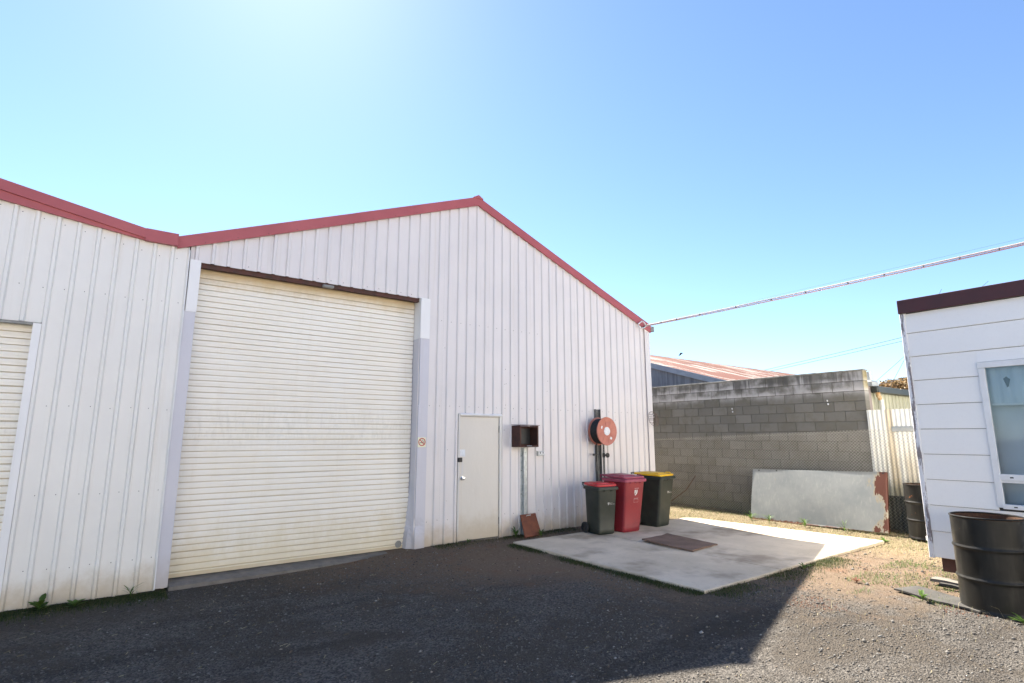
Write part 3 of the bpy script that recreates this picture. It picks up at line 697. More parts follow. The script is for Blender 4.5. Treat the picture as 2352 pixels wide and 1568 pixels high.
# ------------------------------------------------------------------ fire hose reel
hr = thing('fire_hose_reel', 'faded red fire hose reel on a steel post against the shed wall', 'hose reel', (-1.8, -.06, 0))
RC = (-1.862, -.38, 1.816)
b = MB(); b.lathe([(0, 0), (.062, -.003), (.07, .004), (.16, .008), (.245, .004), (.258, -.006), (.278, -.008), (.282, .004), (.276, .014), (.20, .016), (0, .016)], 48, RC, 'y'); fd = b.build('front_disc', 'reel_red', hr, True)
b = MB()
for k in range(8):
    t = 2 * math.pi * k / 8 + .2; b.tube([(RC[0] + .08 * math.cos(t), RC[1] + .002, RC[2] + .08 * math.sin(t)), (RC[0] + .24 * math.cos(t), RC[1] + .002, RC[2] + .24 * math.sin(t))], .005, 4)
b.build('pressed_ribs', 'reel_red', fd)
b = MB(); b.lathe([(0, -.010), (.082, -.009), (.084, .004)], 28, RC, 'y'); b.build('label_disc', 'paper', fd)
MB().add([(RC[0] - .17, RC[1] - .004, RC[2] + .055), (RC[0] - .135, RC[1] - .004, RC[2] + .045), (RC[0] - .12, RC[1] - .004, RC[2] + .10), (RC[0] - .155, RC[1] - .004, RC[2] + .105)], [(0, 1, 2, 3)]).build('sticker', 'paper', fd)
MB().add([(RC[0] + .075, RC[1] - .004, RC[2] - .15), (RC[0] + .125, RC[1] - .004, RC[2] - .17), (RC[0] + .145, RC[1] - .004, RC[2] - .13), (RC[0] + .10, RC[1] - .004, RC[2] - .105)], [(0, 1, 2, 3)]).build('sticker', 'paper', fd)
b = MB(); b.lathe([(.06, .262), (.27, .256), (.281, .25), (.281, .240), (.2, .236), (.06, .236)], 40, RC, 'y'); b.build('back_disc', 'reel_red', hr, True)
b = MB()
prof = [(.10, .02)]
for k in range(9): prof += [(.236 + .002 * (k % 2), .024 + k * .023), (.252, .0355 + k * .023)]
prof += [(.10, .232)]; b.lathe(prof, 40, RC, 'y'); b.build('hose_coil', 'rubber', hr, True)
b = MB(); b.box(-1.868, -1.735, -.040, -.034, -.02, 2.265); b.box(-1.868, -1.862, -.095, -.040, -.02, 2.265); b.box(-1.741, -1.735, -.095, -.040, -.02, 2.265); b.build('post', 'dull_galv', hr)
b = MB(); b.tube([(RC[0], -.36, RC[2]), (RC[0], -.03, RC[2])], .035, 12); b.build('axle', 'dark_steel', hr, True)
b = MB(); b.tube([(-1.70, -.12, -.02), (-1.70, -.12, 1.30), (-1.70, -.12, 1.52), (-1.74, -.13, 1.66), (-1.82, -.12, 1.80)], .019, 8); b.build('water_pipe', 'dull_galv', hr, True)
b = MB(); b.lathe([(.03, 0), (.034, .05), (.026, .10)], 12, (-1.70, -.12, 1.29)); b.tube([(-1.70, -.12, 1.335), (-1.70, -.22, 1.335)], .014, 8); b.build('valve_body', 'dark_steel', hr, True)
b = MB()
for k in range(16):
    t0, t1 = 2 * math.pi * k / 16, 2 * math.pi * (k + 1) / 16; q = .045 + .006 * (k % 2); q2 = .045 + .006 * ((k + 1) % 2)
    b.add([(-1.70, -.215, 1.335), (-1.70 + q * math.cos(t0), -.215, 1.335 + q * math.sin(t0)), (-1.70 + q2 * math.cos(t1), -.215, 1.335 + q2 * math.sin(t1)),
           (-1.70, -.240, 1.335), (-1.70 + q * math.cos(t0), -.235, 1.335 + q * math.sin(t0)), (-1.70 + q2 * math.cos(t1), -.235, 1.335 + q2 * math.sin(t1))], [(0, 1, 2), (3, 5, 4), (1, 4, 5, 2)])
b.build('valve_wheel', 'black', hr)
b = MB(); b.tube([(-1.97, -.20, 1.58), (-1.955, -.16, 1.50), (-1.915, -.12, 1.38), (-1.90, -.11, 1.15), (-1.895, -.11, .95), (-1.88, -.10, .6), (-1.88, -.1, .1)], .013, 8); b.build('hanging_hose', 'rubber', hr, True)
b = MB(); b.tube([(-1.935, -.13, 1.20), (-1.93, -.13, 1.02)], [.012, .02], 8); b.tube([(-1.98, -.13, 1.35), (-1.85, -.11, 1.35)], .012, 6); b.lathe([(.03, -.02), (.03, .02)], 10, (-1.99, -.13, 1.35), 'z', True); b.build('nozzle', 'dark_steel', hr, True)
b = MB()
for z in (1.38, 1.41, 1.44): b.tube([(-1.70 + .03 * math.cos(t), -.12 + .03 * math.sin(t), z + .006 * math.sin(2 * t)) for t in [k * math.pi / 5 for k in range(11)]], .005, 5)
b.build('wire_tie', 'galv', hr)

# ------------------------------------------------------------------ wheelie bins
def wheelie(label, loc, rz, big, body, rim, lid, logo):
    t = thing('wheelie_bin', label, 'bin', loc, rz, 'wheelie bins by the shed corner', local=True); t.scale = (.935, .935, .935) if big else (.93, .93, .93)
    if big: W, D, H, wb, db = .565, .70, 1.0, .45, .50
    else: W, D, H, wb, db = .475, .53, .875, .385, .40
    back = D / 2
    def sec(z, g=0):
        k = z / H; ww = wb + (W - .03 - wb) * k + g; dd = db + (D - .06 - db) * k + g
        return rr(ww, dd, .05, z, 0, back - .03 - dd / 2 + g / 2, 6)
    b = MB(); b.loft([sec(.0, -.03), sec(.012, -.008), sec(.03), sec(.10), sec(.105, -.006), sec(H * .5, -.002), sec(H * .90), sec(H - .045)])
    bo = b.build('body', body, t, True)
    b = MB(); b.loft([rr(W, D - .03, .04, H - .06, 0, -.005, 6), rr(W + .02, D - .01, .045, H - .055, 0, -.005, 6), rr(W + .02, D - .01, .045, H - .01, 0, -.005, 6), rr(W, D - .03, .04, H, 0, -.005, 6)])
    b.build('rim', rim, t, True)
    b = MB()
    for x in (-.13, 0, .13) if big else (-.09, .07):
        yf = back - .03 - (db + (D - .06 - db) * .93)
        b.prism_x([(yf - .028, H - .058), (yf + .02, H - .058), (yf + .02, H - .12)], x - .009, x + .009)
    b.build('gusset', rim, bo)
    # lid: flat tray with raised field, slightly domed, hinge at the back
    cy = .01
    def lr(ww, dd, r, z, tilt=.035): return [(x, y, zz + (y + D / 2) * tilt) for x, y, zz in rr(ww, dd, r, z, 0, cy, 6)]
    b = MB(); b.loft([lr(W - .01, D - .06, .05, H + .002), lr(W + .0, D - .05, .055, H + .014), lr(W - .004, D - .055, .055, H + .032), lr(W - .03, D - .08, .05, H + .040)]); li = b.build('lid', lid, t, True)
    b = MB(); b.loft([[(x, y + .03, z) for x, y, z in lr(W * .62, D * .62, .04, H + .038)], [(x, y + .03, z) for x, y, z in lr(W * .60, D * .60, .04, H + .052)], [(x, y + .03, z) for x, y, z in lr(W * .55, D * .55, .035, H + .058)]]); b.build('raised_field', lid, li, True)
    for sx in (-1, 1):
        xx = sx * (W / 2 - .045); yy = -D / 2 + .16
        b = MB(); b.tube([(xx, yy - .06, H + .035), (xx, yy - .05, H + .062), (xx, yy + .04, H + .066), (xx, yy + .06, H + .04)], .011, 6); b.build('lid_grip', lid, li, True)
    hz = H + .055
    b = MB()
    for sx in (-1, 1): b.loft([[(sx * (W / 2 - .05) + dx, y, z) for dx, (y, z) in ((-.014, p), (.014, p))] for p in ((D / 2 - .05, H - .05), (D / 2 + .055, H + .0), (D / 2 + .06, hz), (D / 2 + .03, hz))], cap=False, closed=False)
    b.tube([(-W / 2 + .03, D / 2 + .045, hz - .01), (W / 2 - .03, D / 2 + .045, hz - .01)], .016, 8); b.build('handle_bar', rim, t)
    b = MB(); b.tube([(-W / 2 + .04, D / 2 - .035, H + .045), (W / 2 - .04, D / 2 - .035, H + .045)], .016, 8); b.build('hinge_rod', lid, li, True)
    for sx in (-1, 1):
        c = (sx * (wb / 2 + .045), back - .06, .10)
        b = MB(); b.lathe([(.06, -.026), (.092, -.026), (.10, -.018), (.10, .018), (.092, .026), (.06, .026)], 24, c, 'x'); wh = b.build('wheel', 'rubber', t, True)
        b = MB(); b.lathe([(0, -.02), (.03, -.026), (.035, -.014), (.06, -.014), (.06, .014), (.035, .014), (.03, .026), (0, .02)], 18, c, 'x'); b.build('hub', 'black', wh, True)
    b = MB(); b.tube([(-wb / 2 - .04, back - .06, .10), (wb / 2 + .04, back - .06, .10)], .012, 6); b.build('axle', 'dark_steel', t)
    # printed council mark on the front, following the front slope
    ytop = back - .03 - (db + (D - .06 - db)); ybot = back - .03 - db; sl = (ytop - ybot) / H
    def on(x, z): return (x, ybot + sl * z - .0035 - .001, z)
    def shield(b, x, z, s):
        b.add([on(x, z), on(x + s * .42, z), on(x + s * .30, z - s * .55), on(x + s * .10, z - s * .62), on(x + s * .06, z - s), on(x, z - s * .6)], [(0, 5, 4, 3, 2, 1)])
        b.add([on(x + s * .54, z), on(x + s * .8, z), on(x + s * .8, z - s * .45), on(x + s * .62, z - s * .82), on(x + s * .2, z - s * 1.12), on(x + s * .16, z - s * .82), on(x + s * .42, z - s * .58)], [(0, 6, 5, 4, 3, 2, 1)])
    b = MB()
    if logo == 'shield':
        shield(b, -.005, .79, .10)
        for z, h in ((.818, .005), (.628, .004)): b.add([on(-.01, z), on(.105, z), on(.105, z + h), on(-.01, z + h)], [(0, 1, 2, 3)])
        for z in (.612, .555): b.add([on(-.012, z), on(.105, z), on(.105, z + .002), on(-.012, z + .002)], [(0, 1, 2, 3)])
        for x in (-.012, .103): b.add([on(x, .557), on(x + .002, .557), on(x + .002, .612), on(x, .612)], [(0, 1, 2, 3)])
    else:
        lx, lz = logo; shield(b, lx, lz, .044)
        for txt, s, dz in (('City of', .024, .018), ('LAUNCESTON', .021, .040)):
            v, f = text_mesh(txt, s); b.add([on(lx + .044 + p[0] * .86, lz - dz + p[1]) for p in v], f)
    b.build('printed_mark', 'white_print', bo)
    return t
Z0 = .021
wheelie('dark green wheelie bin with bright red lid, smallest and leftmost of the three', (-2.70, -.985, Z0), R(-9), False, 'bin_green', 'bin_green_dark', 'lid_red', (.0, .585))
wheelie('all red wheelie bin with maroon lid between the two green bins', (-2.155, -1.045, Z0), R(-3), True, 'bin_red', 'lid_maroon', 'lid_maroon', 'shield')
wheelie('dark green wheelie bin with yellow lid nearest the shed corner', (-1.205, -.98, Z0), R(8), True, 'bin_green', 'bin_green_dark', 'lid_yellow', (.035, .70))

# warped board on the slab
b = MB(); n = 9; top = []; bot = []
for j in range(n):
    for i in range(n):
        u, v = i / (n - 1), j / (n - 1); x = -2.80 + .79 * u + .02 * v + (random.uniform(-.012, .012) if i in (0, n - 1) else 0); y = -2.93 + .98 * v + .10 * u + (random.uniform(-.012, .012) if j in (0, n - 1) else 0)
        z = .0235 + .018 * (u * 2 - 1) ** 2 * (v) + .01 * v * v + .006 * math.sin(5 * u)
        top.append((x, y, z + .022)); bot.append((x, y, z))
b.v = top + bot; q = n * n
b.f = [(j * n + i, j * n + i + 1, (j + 1) * n + i + 1, (j + 1) * n + i) for j in range(n - 1) for i in range(n - 1)] + [(q + j * n + i, q + (j + 1) * n + i, q + (j + 1) * n + i + 1, q + j * n + i + 1) for j in range(n - 1) for i in range(n - 1)]
per = [i for i in range(n)] + [j * n + n - 1 for j in range(1, n)] + [(n - 1) * n + i for i in range(n - 2, -1, -1)] + [j * n for j in range(n - 2, 0, -1)]
b.f += [(per[k], per[k] + q, per[(k + 1) % len(per)] + q, per[(k + 1) % len(per)]) for k in range(len(per))]
o = b.build('plywood_board', 'ply', None, loc=(-2.4, -2.45, .021)); tag(o, 'warped brown board lying flat on the concrete slab', 'board')

# ------------------------------------------------------------------ block wall
bw = thing('block_wall', 'tall grey concrete block wall closing the yard behind the chain-link fence', 'wall', (1.95, -1, 0))
BX, BL, BH = 1.95, .40, .1985; TOP = 3.0
me_cache = {}
def block_me(L, H):
    k = (round(L, 3), round(H, 3))
    if k not in me_cache:
        m_ = MB().bbox(0, .19, 0, L, 0, H, .006); me = bpy.data.meshes.new('block'); me.from_pydata(m_.v, [], m_.f); me.materials.append(MATS['block']); me_cache[k] = me
    return me_cache[k]
ye, yw = -3.68, 2.42
MB().box(BX + .012, BX + .185, ye + .01, 9, -.1, TOP - .02).build('mortar_core', 'mortar', bw)
nb = 0
for c in range(16):
    zt = TOP - c * BH; z0 = zt - BH + .008
    y = ye; first = True
    while y < yw:
        L = BL * (.5 if (first and c % 2) else 1); first = False
        o = bpy.data.objects.new('block', block_me(L - .009, BH - .008)); COL.objects.link(o); o.parent = bw
        o.location = Vector((BX + random.uniform(-.004, .003), y + .0045, z0 + random.uniform(-.0015, .0015))) - OFF[bw.name]; y += L; nb += 1
b = MB()
for k in range(7): b.bbox(BX - .012 - random.uniform(0, .008), BX + .2, ye - .012 + k * .9, ye - .012 + k * .9 + .893, TOP + .001, TOP + .028 + random.uniform(0, .006), .004)
b.build('capping', 'cap_stone', bw)
for y, z in ((1.50, 2.24), (-.83, 2.30), (-2.98, 2.38)):
    MB().bbox(BX - .03, BX - .006, y, y + .018, z + .04, z + .075, .004).build('wall_clip', 'white_plastic', bw)
    MB().bbox(BX - .03, BX - .006, y - .012, y + .012, z - .03, z + .005, .004).build('wall_clip', 'white_plastic', bw)

# ------------------------------------------------------------------ chain-link fence
cf = thing('chain_link_fence', 'galvanised chain-link fence running in front of the block wall', 'fence', (1.6, -1.5, 0))
FX = 1.60; y0, y1 = -5.4, 2.4
def ftop(y): return 1.63 + (1.2 - y) * .037
def fbot(y): return .0
P_ = .062; b = MB(); k = y0 - 2.0
while k < y1:
    for sgn in (1, -1):
        ya, yb = (k, k + 1.95) if sgn > 0 else (k + 1.95, k)
        pts = []
        for i in range(13):
            t = i / 12; y = ya + (yb - ya) * t; z = ftop(y) * t * 1.015 + .0
            pts.append((FX + .003 * sgn + .012 * math.sin(y * 2.1 + z), y, z))
        pts = [p for p in pts if y0 <= p[1] <= y1]
        if len(pts) > 1: b.tube(pts, .0021, 3, False)
    k += P_
b.build('mesh_wire', 'fence_wire', cf)['kind'] = 'stuff'
for dz in (-.012,): MB().tube([(FX + .004, y, ftop(y) + dz + .006 * math.sin(y * 3)) for y in np.linspace(y0, y1, 24)], .0016, 5).build('line_wire', 'fence_wire', cf)
for y in (2.35, -5.0): MB().tube([(FX + .05, y, -.1), (FX + .05, y, ftop(y) + (.45 if y < -4 else .0))], .022, 10).build('post', 'dull_galv', cf, True)
MB().tube([(FX - .02, .9, .05), (FX, .35, .42), (FX - .01, .05, .78)], .008, 6).build('brace', 'rust_wire', cf)

# corrugated iron fence right of the block wall
cif = thing('corrugated_iron_fence', 'cream corrugated iron fence with rust streaks beside the end of the block wall', 'fence', (1.87, -5, 0))
def corr_sheet(name, m, parent, x, ya, yb, za, zb, amp=.009, wl=.076):
    n = max(3, int((yb - ya) / wl * 8)); b = MB(); cols = []
    for i in range(n + 1):
        y = ya + (yb - ya) * i / n; cols.append((x + amp * math.sin(2 * math.pi * y / wl), y))
    for (xa_, ya_), (xb_, yb_) in zip(cols, cols[1:]): b.add([(xa_, ya_, za), (xb_, yb_, za), (xb_, yb_, zb), (xa_, ya_, zb)], [(0, 3, 2, 1)])
    return b.build(name, m, parent, True)
yy = -3.70; k = 0
while yy > -6.2:
    corr_sheet('iron_sheet', 'iron_fence', cif, 1.86 + .004 * (k % 2), yy - .78, yy, .62, 2.215 - .01 * (k % 2)); corr_sheet('iron_sheet', 'iron_fence_low', cif, 1.875, yy - .78, yy, -.1, .66); yy -= .76; k += 1
MB().bbox(1.835, 1.85, -6.2, -4.10, 1.80, 1.895, .004).build('fence_rail', 'vent_grey', cif)
MB().box(1.84, 1.85, -6.2, -3.72, .60, .635).build('fence_rail', 'iron_fence_low', cif)

# leaning sheet panel
lp = thing('leaning_metal_panel', 'large grey metal panel with rusted right end leaning on the chain-link fence', 'panel', (1.2, -2.8, 0))
def lean(u, v, o=0.):   # u along, v up, o out
    bl, br_, tr_, tl = Vector((1.17, -1.56, -.005)), Vector((1.20, -4.10, .045)), Vector((1.47, -4.08, 1.07)), Vector((1.44, -1.535, 1.01))
    p = bl.lerp(br_, u).lerp(tl.lerp(tr_, u), v); return p + Vector((-.97, 0, .25)) * o
b = MB(); pts = []
nu, nv = 24, 10
for j in range(nv + 1):
    for i in range(nu + 1):
        u, v = i / nu, j / nv; bow = .012 * math.sin(u * 3.1) * math.sin(v * 3.1) + .004 * math.sin(u * 9 + v * 4)
        pts.append(tuple(lean(u, v, .03 + bow)))
b.add(pts, [(j * (nu + 1) + i, j * (nu + 1) + i + 1, (j + 1) * (nu + 1) + i + 1, (j + 1) * (nu + 1) + i) for j in range(nv) for i in range(nu)])
b.build('face_sheet', 'sheet_panel', lp, True)
for (u0, v0), (u1, v1) in (((0, 0), (1, 0)), ((1, 0), (1, 1)), ((1, 1), (0, 1)), ((0, 1), (0, 0))):
    b = MB(); r = []
    for t in np.linspace(0, 1, 8):
        u, v = u0 + (u1 - u0) * t, v0 + (v1 - v0) * t; cu, cv = (u - .5) * -.012 / .5 * (abs(u0 - u1) < .5), (v - .5) * -.02 / .5 * (abs(v0 - v1) < .5)
        r.append([tuple(lean(u, v, .033)), tuple(lean(u, v, -.012)), tuple(lean(u + cu, v + cv, -.012)), tuple(lean(u + cu, v + cv, .0295))])
    b.loft(r); b.build('folded_edge', 'sheet_panel', lp)
for u in (.05, .20, .97): MB().add([tuple(lean(u, .985, .036)), tuple(lean(u + .012, .985, .036)), tuple(lean(u + .012, .965, .036)), tuple(lean(u, .965, .036))], [(0, 1, 2, 3)]).build('slot', 'black', lp)

# ------------------------------------------------------------------ white house
XH = -1.90; YC = -5.668; ZB = .305; EXP = .2995
hs = thing('weatherboard_house', 'white weatherboard house with brown fascia at the right edge', 'house', (XH, -6.5, 0))
WY0, WY1, WZ0, WZ1 = -7.75, -6.332, .935, 2.555
def weatherboard(ya, yb, z, h):
    b = MB(); b.prism([(XH + .012, z), (XH - .012, z), (XH - .016, z + .004), (XH - .004, z + h - .005), (XH + .012, z + h - .005)], ya, yb); b.build('weatherboard', 'white_paint_house', hs)
k = 0; z = ZB
while z < 3.24:
    h = min(EXP, 3.255 - z)
    if z + h > WZ0 and z < WZ1:
        if z < WZ0 - .02 : weatherboard(-10.5, YC + .01, z, h) if z + h < WZ0 + .06 else (weatherboard(WY1 - .0, YC + .01, z, h), weatherboard(-10.5, WY0, z, h))
        else:
            weatherboard(WY1, YC + .01, z, h); weatherboard(-10.5, WY0, z, h)
            if z + h > WZ1 + .02: weatherboard(WY0 + .001, WY1 - .001, WZ1 + .004, z + h - WZ1 - .004)
    else: weatherboard(-10.5, YC + .01, z, h)
    z += EXP
MB().bbox(XH - .028, XH + .02, YC - .008, YC + .042, ZB - .012, 3.40, .004).build('corner_stop', 'peeling_paint', hs)
MB().box(XH + .02, 4.6, YC - .02, YC + .03, ZB, 3.3).build('end_wall', 'white_paint_house', hs)
MB().box(XH + .02, 4.6, -10.5, -10.45, ZB, 3.3).build('end_wall', 'white_paint_house', hs)
MB().box(4.58, 4.62, -10.45, YC - .02, ZB, 3.3).build('back_wall', 'white_paint_house', hs)
MB().box(XH + .02, 4.58, -10.45, YC - .02, ZB, ZB + .05).build('floor_frame', 'interior', hs)
b = MB(); b.box(XH + .013, XH + .03, -10.45, WY0, ZB, 3.3); b.box(XH + .013, XH + .03, WY1, YC - .02, ZB, 3.3); b.box(XH + .013, XH + .03, WY0, WY1, ZB, WZ0); b.box(XH + .013, XH + .03, WY0, WY1, WZ1, 3.3); b.build('wall_lining', 'interior', hs)
MB().bbox(XH - .06, XH - .025, -10.6, YC + .045, 3.255, 3.43, .004).build('fascia', 'house_fascia', hs)
MB().box(XH - .025, 4.7, -10.6, YC + .05, 3.305, 3.415).build('roof', 'house_fascia', hs)
MB().box(XH + .13, XH + .23, -10.4, YC - .03, .128, ZB - .001).build('bearer', 'lintel', hs)
for y in (-6.6, -8.2, -9.8): MB().box(XH + .25, XH + .42, y, y + .17, -.05, ZB - .001).build('stump', 'timber_grey', hs)
# window
def wpart(name, m, ya, yb, za, zb, xa, xb, par): return MB().bbox(xa, xb, ya, yb, za, zb, .003).build(name, m, par)
wf = bpy.data.objects.new('window', None); COL.objects.link(wf); wf.parent = hs; OFF[wf.name] = OFF[hs.name]
wpart('window_frame', 'window_paint', WY1 - .058, WY1 + .004, WZ0, WZ1 - .068, XH - .03, XH + .03, wf)
wpart('window_frame', 'window_paint', WY0, WY0 + .06, WZ0, WZ1 - .068, XH - .03, XH + .03, wf)
wpart('window_frame', 'window_paint', WY0 - .005, WY1 + .006, WZ1 - .067, WZ1, XH - .034, XH + .03, wf)
wpart('transom', 'window_paint', WY0 + .061, WY1 - .045, 1.232, 1.300, XH - .036, XH + .02, wf)
wpart('transom', 'window_paint', WY0 + .061, WY1 - .050, 1.206, 1.231, XH - .026, XH + .02, wf)
wpart('window_sill', 'window_paint', WY0 - .02, WY1 - .045, WZ0 - .01, WZ0 + .040, XH - .05, XH + .03, wf)
for y in (-6.47, -7.4):
    MB().box(XH - .0365, XH - .0355, y - .03, y, 1.258, 1.272).build('drain_slot', 'black', wf)
    MB().box(XH - .0505, XH - .0495, y - .03, y, WZ0 + .01, WZ0 + .022).build('drain_slot', 'black', wf)
MB().box(XH - .006, XH - .001, WY0 + .05, WY1 - .05, 1.29, WZ1 - .06).build('pane', 'glass', wf)
MB().box(XH - .006, XH - .001, WY0 + .05, WY1 - .05, WZ0 + .03, 1.21).build('pane', 'glass', wf)
# blind and curtain inside
b = MB(); cols = []
for i in range(121):
    y = WY0 + .0 + (WY1 - WY0) * i / 120; cols.append((XH + .10 + .008 * math.sin(y * 62), y))
for (xa_, ya_), (xb_, yb_) in zip(cols, cols[1:]): b.add([(xa_, ya_, 2.08), (xb_, yb_, 2.08), (xb_, yb_, 2.6), (xa_, ya_, 2.6)], [(0, 1, 2, 3)])
bl = thing('window_blind', 'pale torn pleated blind inside the top of the house window', 'blind', (XH + .1, -7, 2.08)); b.build('pleats', 'blind', bl, True)
MB().box(XH + .085, XH + .105, WY0, WY1, 2.06, 2.085).build('bottom_bar', 'window_paint', bl)
MB().add([(XH + .088, -6.515, 2.36), (XH + .088, -6.545, 2.385), (XH + .088, -6.575, 2.35), (XH + .088, -6.555, 2.27), (XH + .088, -6.54, 2.26)], [(0, 1, 2, 3, 4)]).build('tear', 'blind_torn', bl)
b = MB(); cols = [(XH + .22 + .02 * math.sin(y * 18), y) for y in np.linspace(WY0 - .1, WY1 + .1, 90)]
for (xa_, ya_), (xb_, yb_) in zip(cols, cols[1:]): b.add([(xa_, ya_, .8), (xb_, yb_, .8), (xb_, yb_, 2.65), (xa_, ya_, 2.65)], [(0, 1, 2, 3)])
o = b.build('window_curtain', 'curtain', None, True, loc=(XH + .22, -7, .8)); tag(o, 'grey green curtain hanging inside the house window below the blind', 'curtain')
# service mast on the house roof where the overhead cables land (right of the frame)
ms = thing('service_mast', 'galvanised service mast on the house roof holding the overhead cables', 'mast', (.76, -7.85, 3.41))
MB().tube([(.76, -7.85, 3.41), (.76, -7.85, 4.75)], .03, 10).build('pipe', 'galv', ms, True); MB().tube([(.76, -7.85, 4.4), (1.3, -8.3, 3.42)], .015, 8).build('stay', 'galv', ms, True)

# ------------------------------------------------------------------ drums
def drum(label, loc, rz, m, group='empty oil drums by the house'):
    t = thing('oil_drum', label, 'drum', loc, rz, group, local=True); H = .885; r = .289
    out = [(.0, .012), (.27, .012), (.282, 0), (r + .006, .002), (r + .006, .018), (r, .026), (r, .05)]
    for zc in (.30, .59): out += [(r, zc - .05), (r, zc - .024), (r + .001, zc - .018), (r + .010, zc - .006), (r + .0115, zc), (r + .010, zc + .006), (r + .001, zc + .018), (r, zc + .024), (r, zc + .05)]
    out += [(r, H - .06), (r, H - .02)]
    b = MB(); b.lathe(out, 64); b.v = [(x * (1 + .006 * math.sin(3 * math.atan2(y, x) + 5 * z)), y * (1 + .006 * math.cos(2 * math.atan2(y, x) + 4 * z)), z) for x, y, z in b.v]
    b.build('shell', m, t, True)
    b = MB(); b.lathe([(r - .006, H - .002), (r - .008, .05), (0, .045)], 48); b.build('inside', 'drum_inside', t, True)
    b = MB(); n = 64; b.loft([[(( r - .001 + .0085 * math.cos(a)) * math.cos(q), (r - .001 + .0085 * math.cos(a)) * math.sin(q), H - .008 + .0085 * math.sin(a)) for a in [2 * math.pi * i / 8 for i in range(8)]] for q in [2 * math.pi * k / n for k in range(n + 1)]], cap=False); b.build('rolled_rim', m, t, True)
    return t
drum('black open oil drum in the right foreground in front of the house window', (-2.58, -6.37, -.01), 1.2, 'drum_black').scale = (1.04, 1.04, 1.04)
d2 = drum('rusty black oil drum behind the house corner by the iron fence', (1.30, -4.66, .03), .3, 'drum_rusty')
for z, a in ((.57, 197), (.30, 205), (.55, 240)):
    b = MB(); b.lathe([(0, 0), (.02, .0)], 8, (0, 0, 0), 'z'); aa = R(a); b.v = [(math.cos(aa) * .3015 - y * math.sin(aa), math.sin(aa) * .3015 + y * math.cos(aa), z + x) for x, y, q in b.v]; b.build('white_spot', 'white_print', d2)
o = MB().bbox(.90, .93, -5.15, -4.72, .05, .12, .005).build('timber_offcut', 'window_paint', None); tag(o, 'white painted timber offcut at the foot of the rusty far drum', 'timber')

# planks lying by the near drum
def plank(name, m, label, c, L, W, T, ang, cat='board'):
    n = 10; rs = []
    for i in range(n + 1):
        u = -L / 2 + L * i / n; j = random.uniform(-.006, .006); zz = .006 * math.sin(i * .9)
        if i in (0, n): j -= 0
        rs.append([(u + (random.uniform(-.02, .02) if i in (0, n) else 0), -W / 2 + j, zz), (u, W / 2 + j, zz), (u, W / 2 + j, zz + T), (u, -W / 2 + j, zz + T)])
    o = MB().loft(rs).build(name, m, None); o.location = c; o.rotation_euler = (0, 0, ang); return tag(o, label, cat, 'boards lying on the ground by the near drum')
plank('flat_board', 'dark_board', 'wide dark flat board on the ground left of the near drum', (-2.60, -5.93, .0), .86, .36, .018, math.atan2(.94, .30))
plank('weathered_plank', 'timber_grey', 'weathered grey plank on the grass behind the near drum', (-1.86, -5.98, .015), .75, .16, .035, math.atan2(.92, .05))
plank('weathered_plank', 'dark_board', 'thin dark stick of timber beside the weathered grey plank', (-2.04, -6.02, .012), .6, .05, .025, math.atan2(.9, .12))

# wire basket fixed to the shed corner
wb_ = thing('wire_basket', 'small rusty round wire basket fixed to the right corner of the shed', 'basket', (-.06, -.12, 2.0))
def ringpts(cx, cy, cz, r, n=20): return [(cx + r * math.cos(2 * math.pi * k / n), cy + .25 * r * math.sin(2 * math.pi * k / n) , cz + r * math.sin(2 * math.pi * k / n)) for k in range(n + 1)]
b = MB(); b.tube(ringpts(-.06, -.10, 2.10, .165), .004, 5); b.build('hoop', 'rust_wire', wb_)
for dx in (-.05, 0.0, .06): MB().tube([(-.06 + dx * 1.6, -.11, 1.97), (-.06 + dx, -.16, 2.05), (-.06 + dx * .7, -.16, 2.16), (-.06 + dx * 1.3, -.12, 2.23)], .0035, 5).build('wire', 'rust_wire', wb_)
for z in (2.01, 2.07, 2.10, 2.14, 2.19): MB().tube([(-.17, -.07, z + .01), (-.10, -.15, z), (.0, -.15, z), (.07, -.08, z + .012)], .0035, 5).build('wire', 'rust_wire', wb_)

# ------------------------------------------------------------------ overhead cables
oc = thing('overhead_service_cable', 'pale twin overhead service cable running from the shed corner above the white house', 'cable', (-.2, -.12, 4.22))
pa, pb = Vector((-.20, -.13, 4.225)), Vector((.75, -7.85, 4.585))
def hang(p, q, n, sag, off=(0, 0, 0)): return [tuple(p.lerp(q, t) + Vector(off) - Vector((0, 0, sag * 4 * t * (1 - t)))) for t in np.linspace(0, 1, n)]
MB().tube(hang(pa, pb, 24, .03, (0, 0, .010)), .0135, 8).build('conductor', 'cable_white', oc, True)
MB().tube(hang(pa, pb, 24, .045, (-.005, 0, -.012)), .012, 8).build('conductor', 'cable_pink', oc, True)
MB().tube(hang(pa, pb + Vector((0, 0, .06)), 24, .01, (0, 0, .018)), .0015, 5).build('catenary_wire', 'wire_dark', oc)
for i, t in enumerate((.05, .10, .17, .27, .36, .44, .53, .60, .67, .73, .79, .86)):
    p = pa.lerp(pb, t) - Vector((0, 0, .036 * 4 * t * (1 - t)))
    MB().lathe([(.0255, -.004), (.0275, 0), (.0255, .004)], 10, tuple(p), 'y', True).build('clamp', 'dark_steel', oc)
ins = thing('cable_loop_hook', 'white looped cable hook on the barge flashing at the shed corner', 'hook', (-.3, -.08, 4.2))
b = MB(); b.tube([(-.20, -.12, 4.215), (-.26, -.12, 4.29), (-.33, -.12, 4.315), (-.40, -.11, 4.27), (-.45, -.10, 4.235), (-.43, -.10, 4.19), (-.36, -.11, 4.155), (-.28, -.12, 4.165), (-.20, -.12, 4.215)], .013, 8); b.build('loop', 'insulator', ins, True)
MB().tube([(-.25, -.03, 4.19), (-.22, -.13, 4.215)], .012, 6).build('bolt', 'dark_steel', ins)

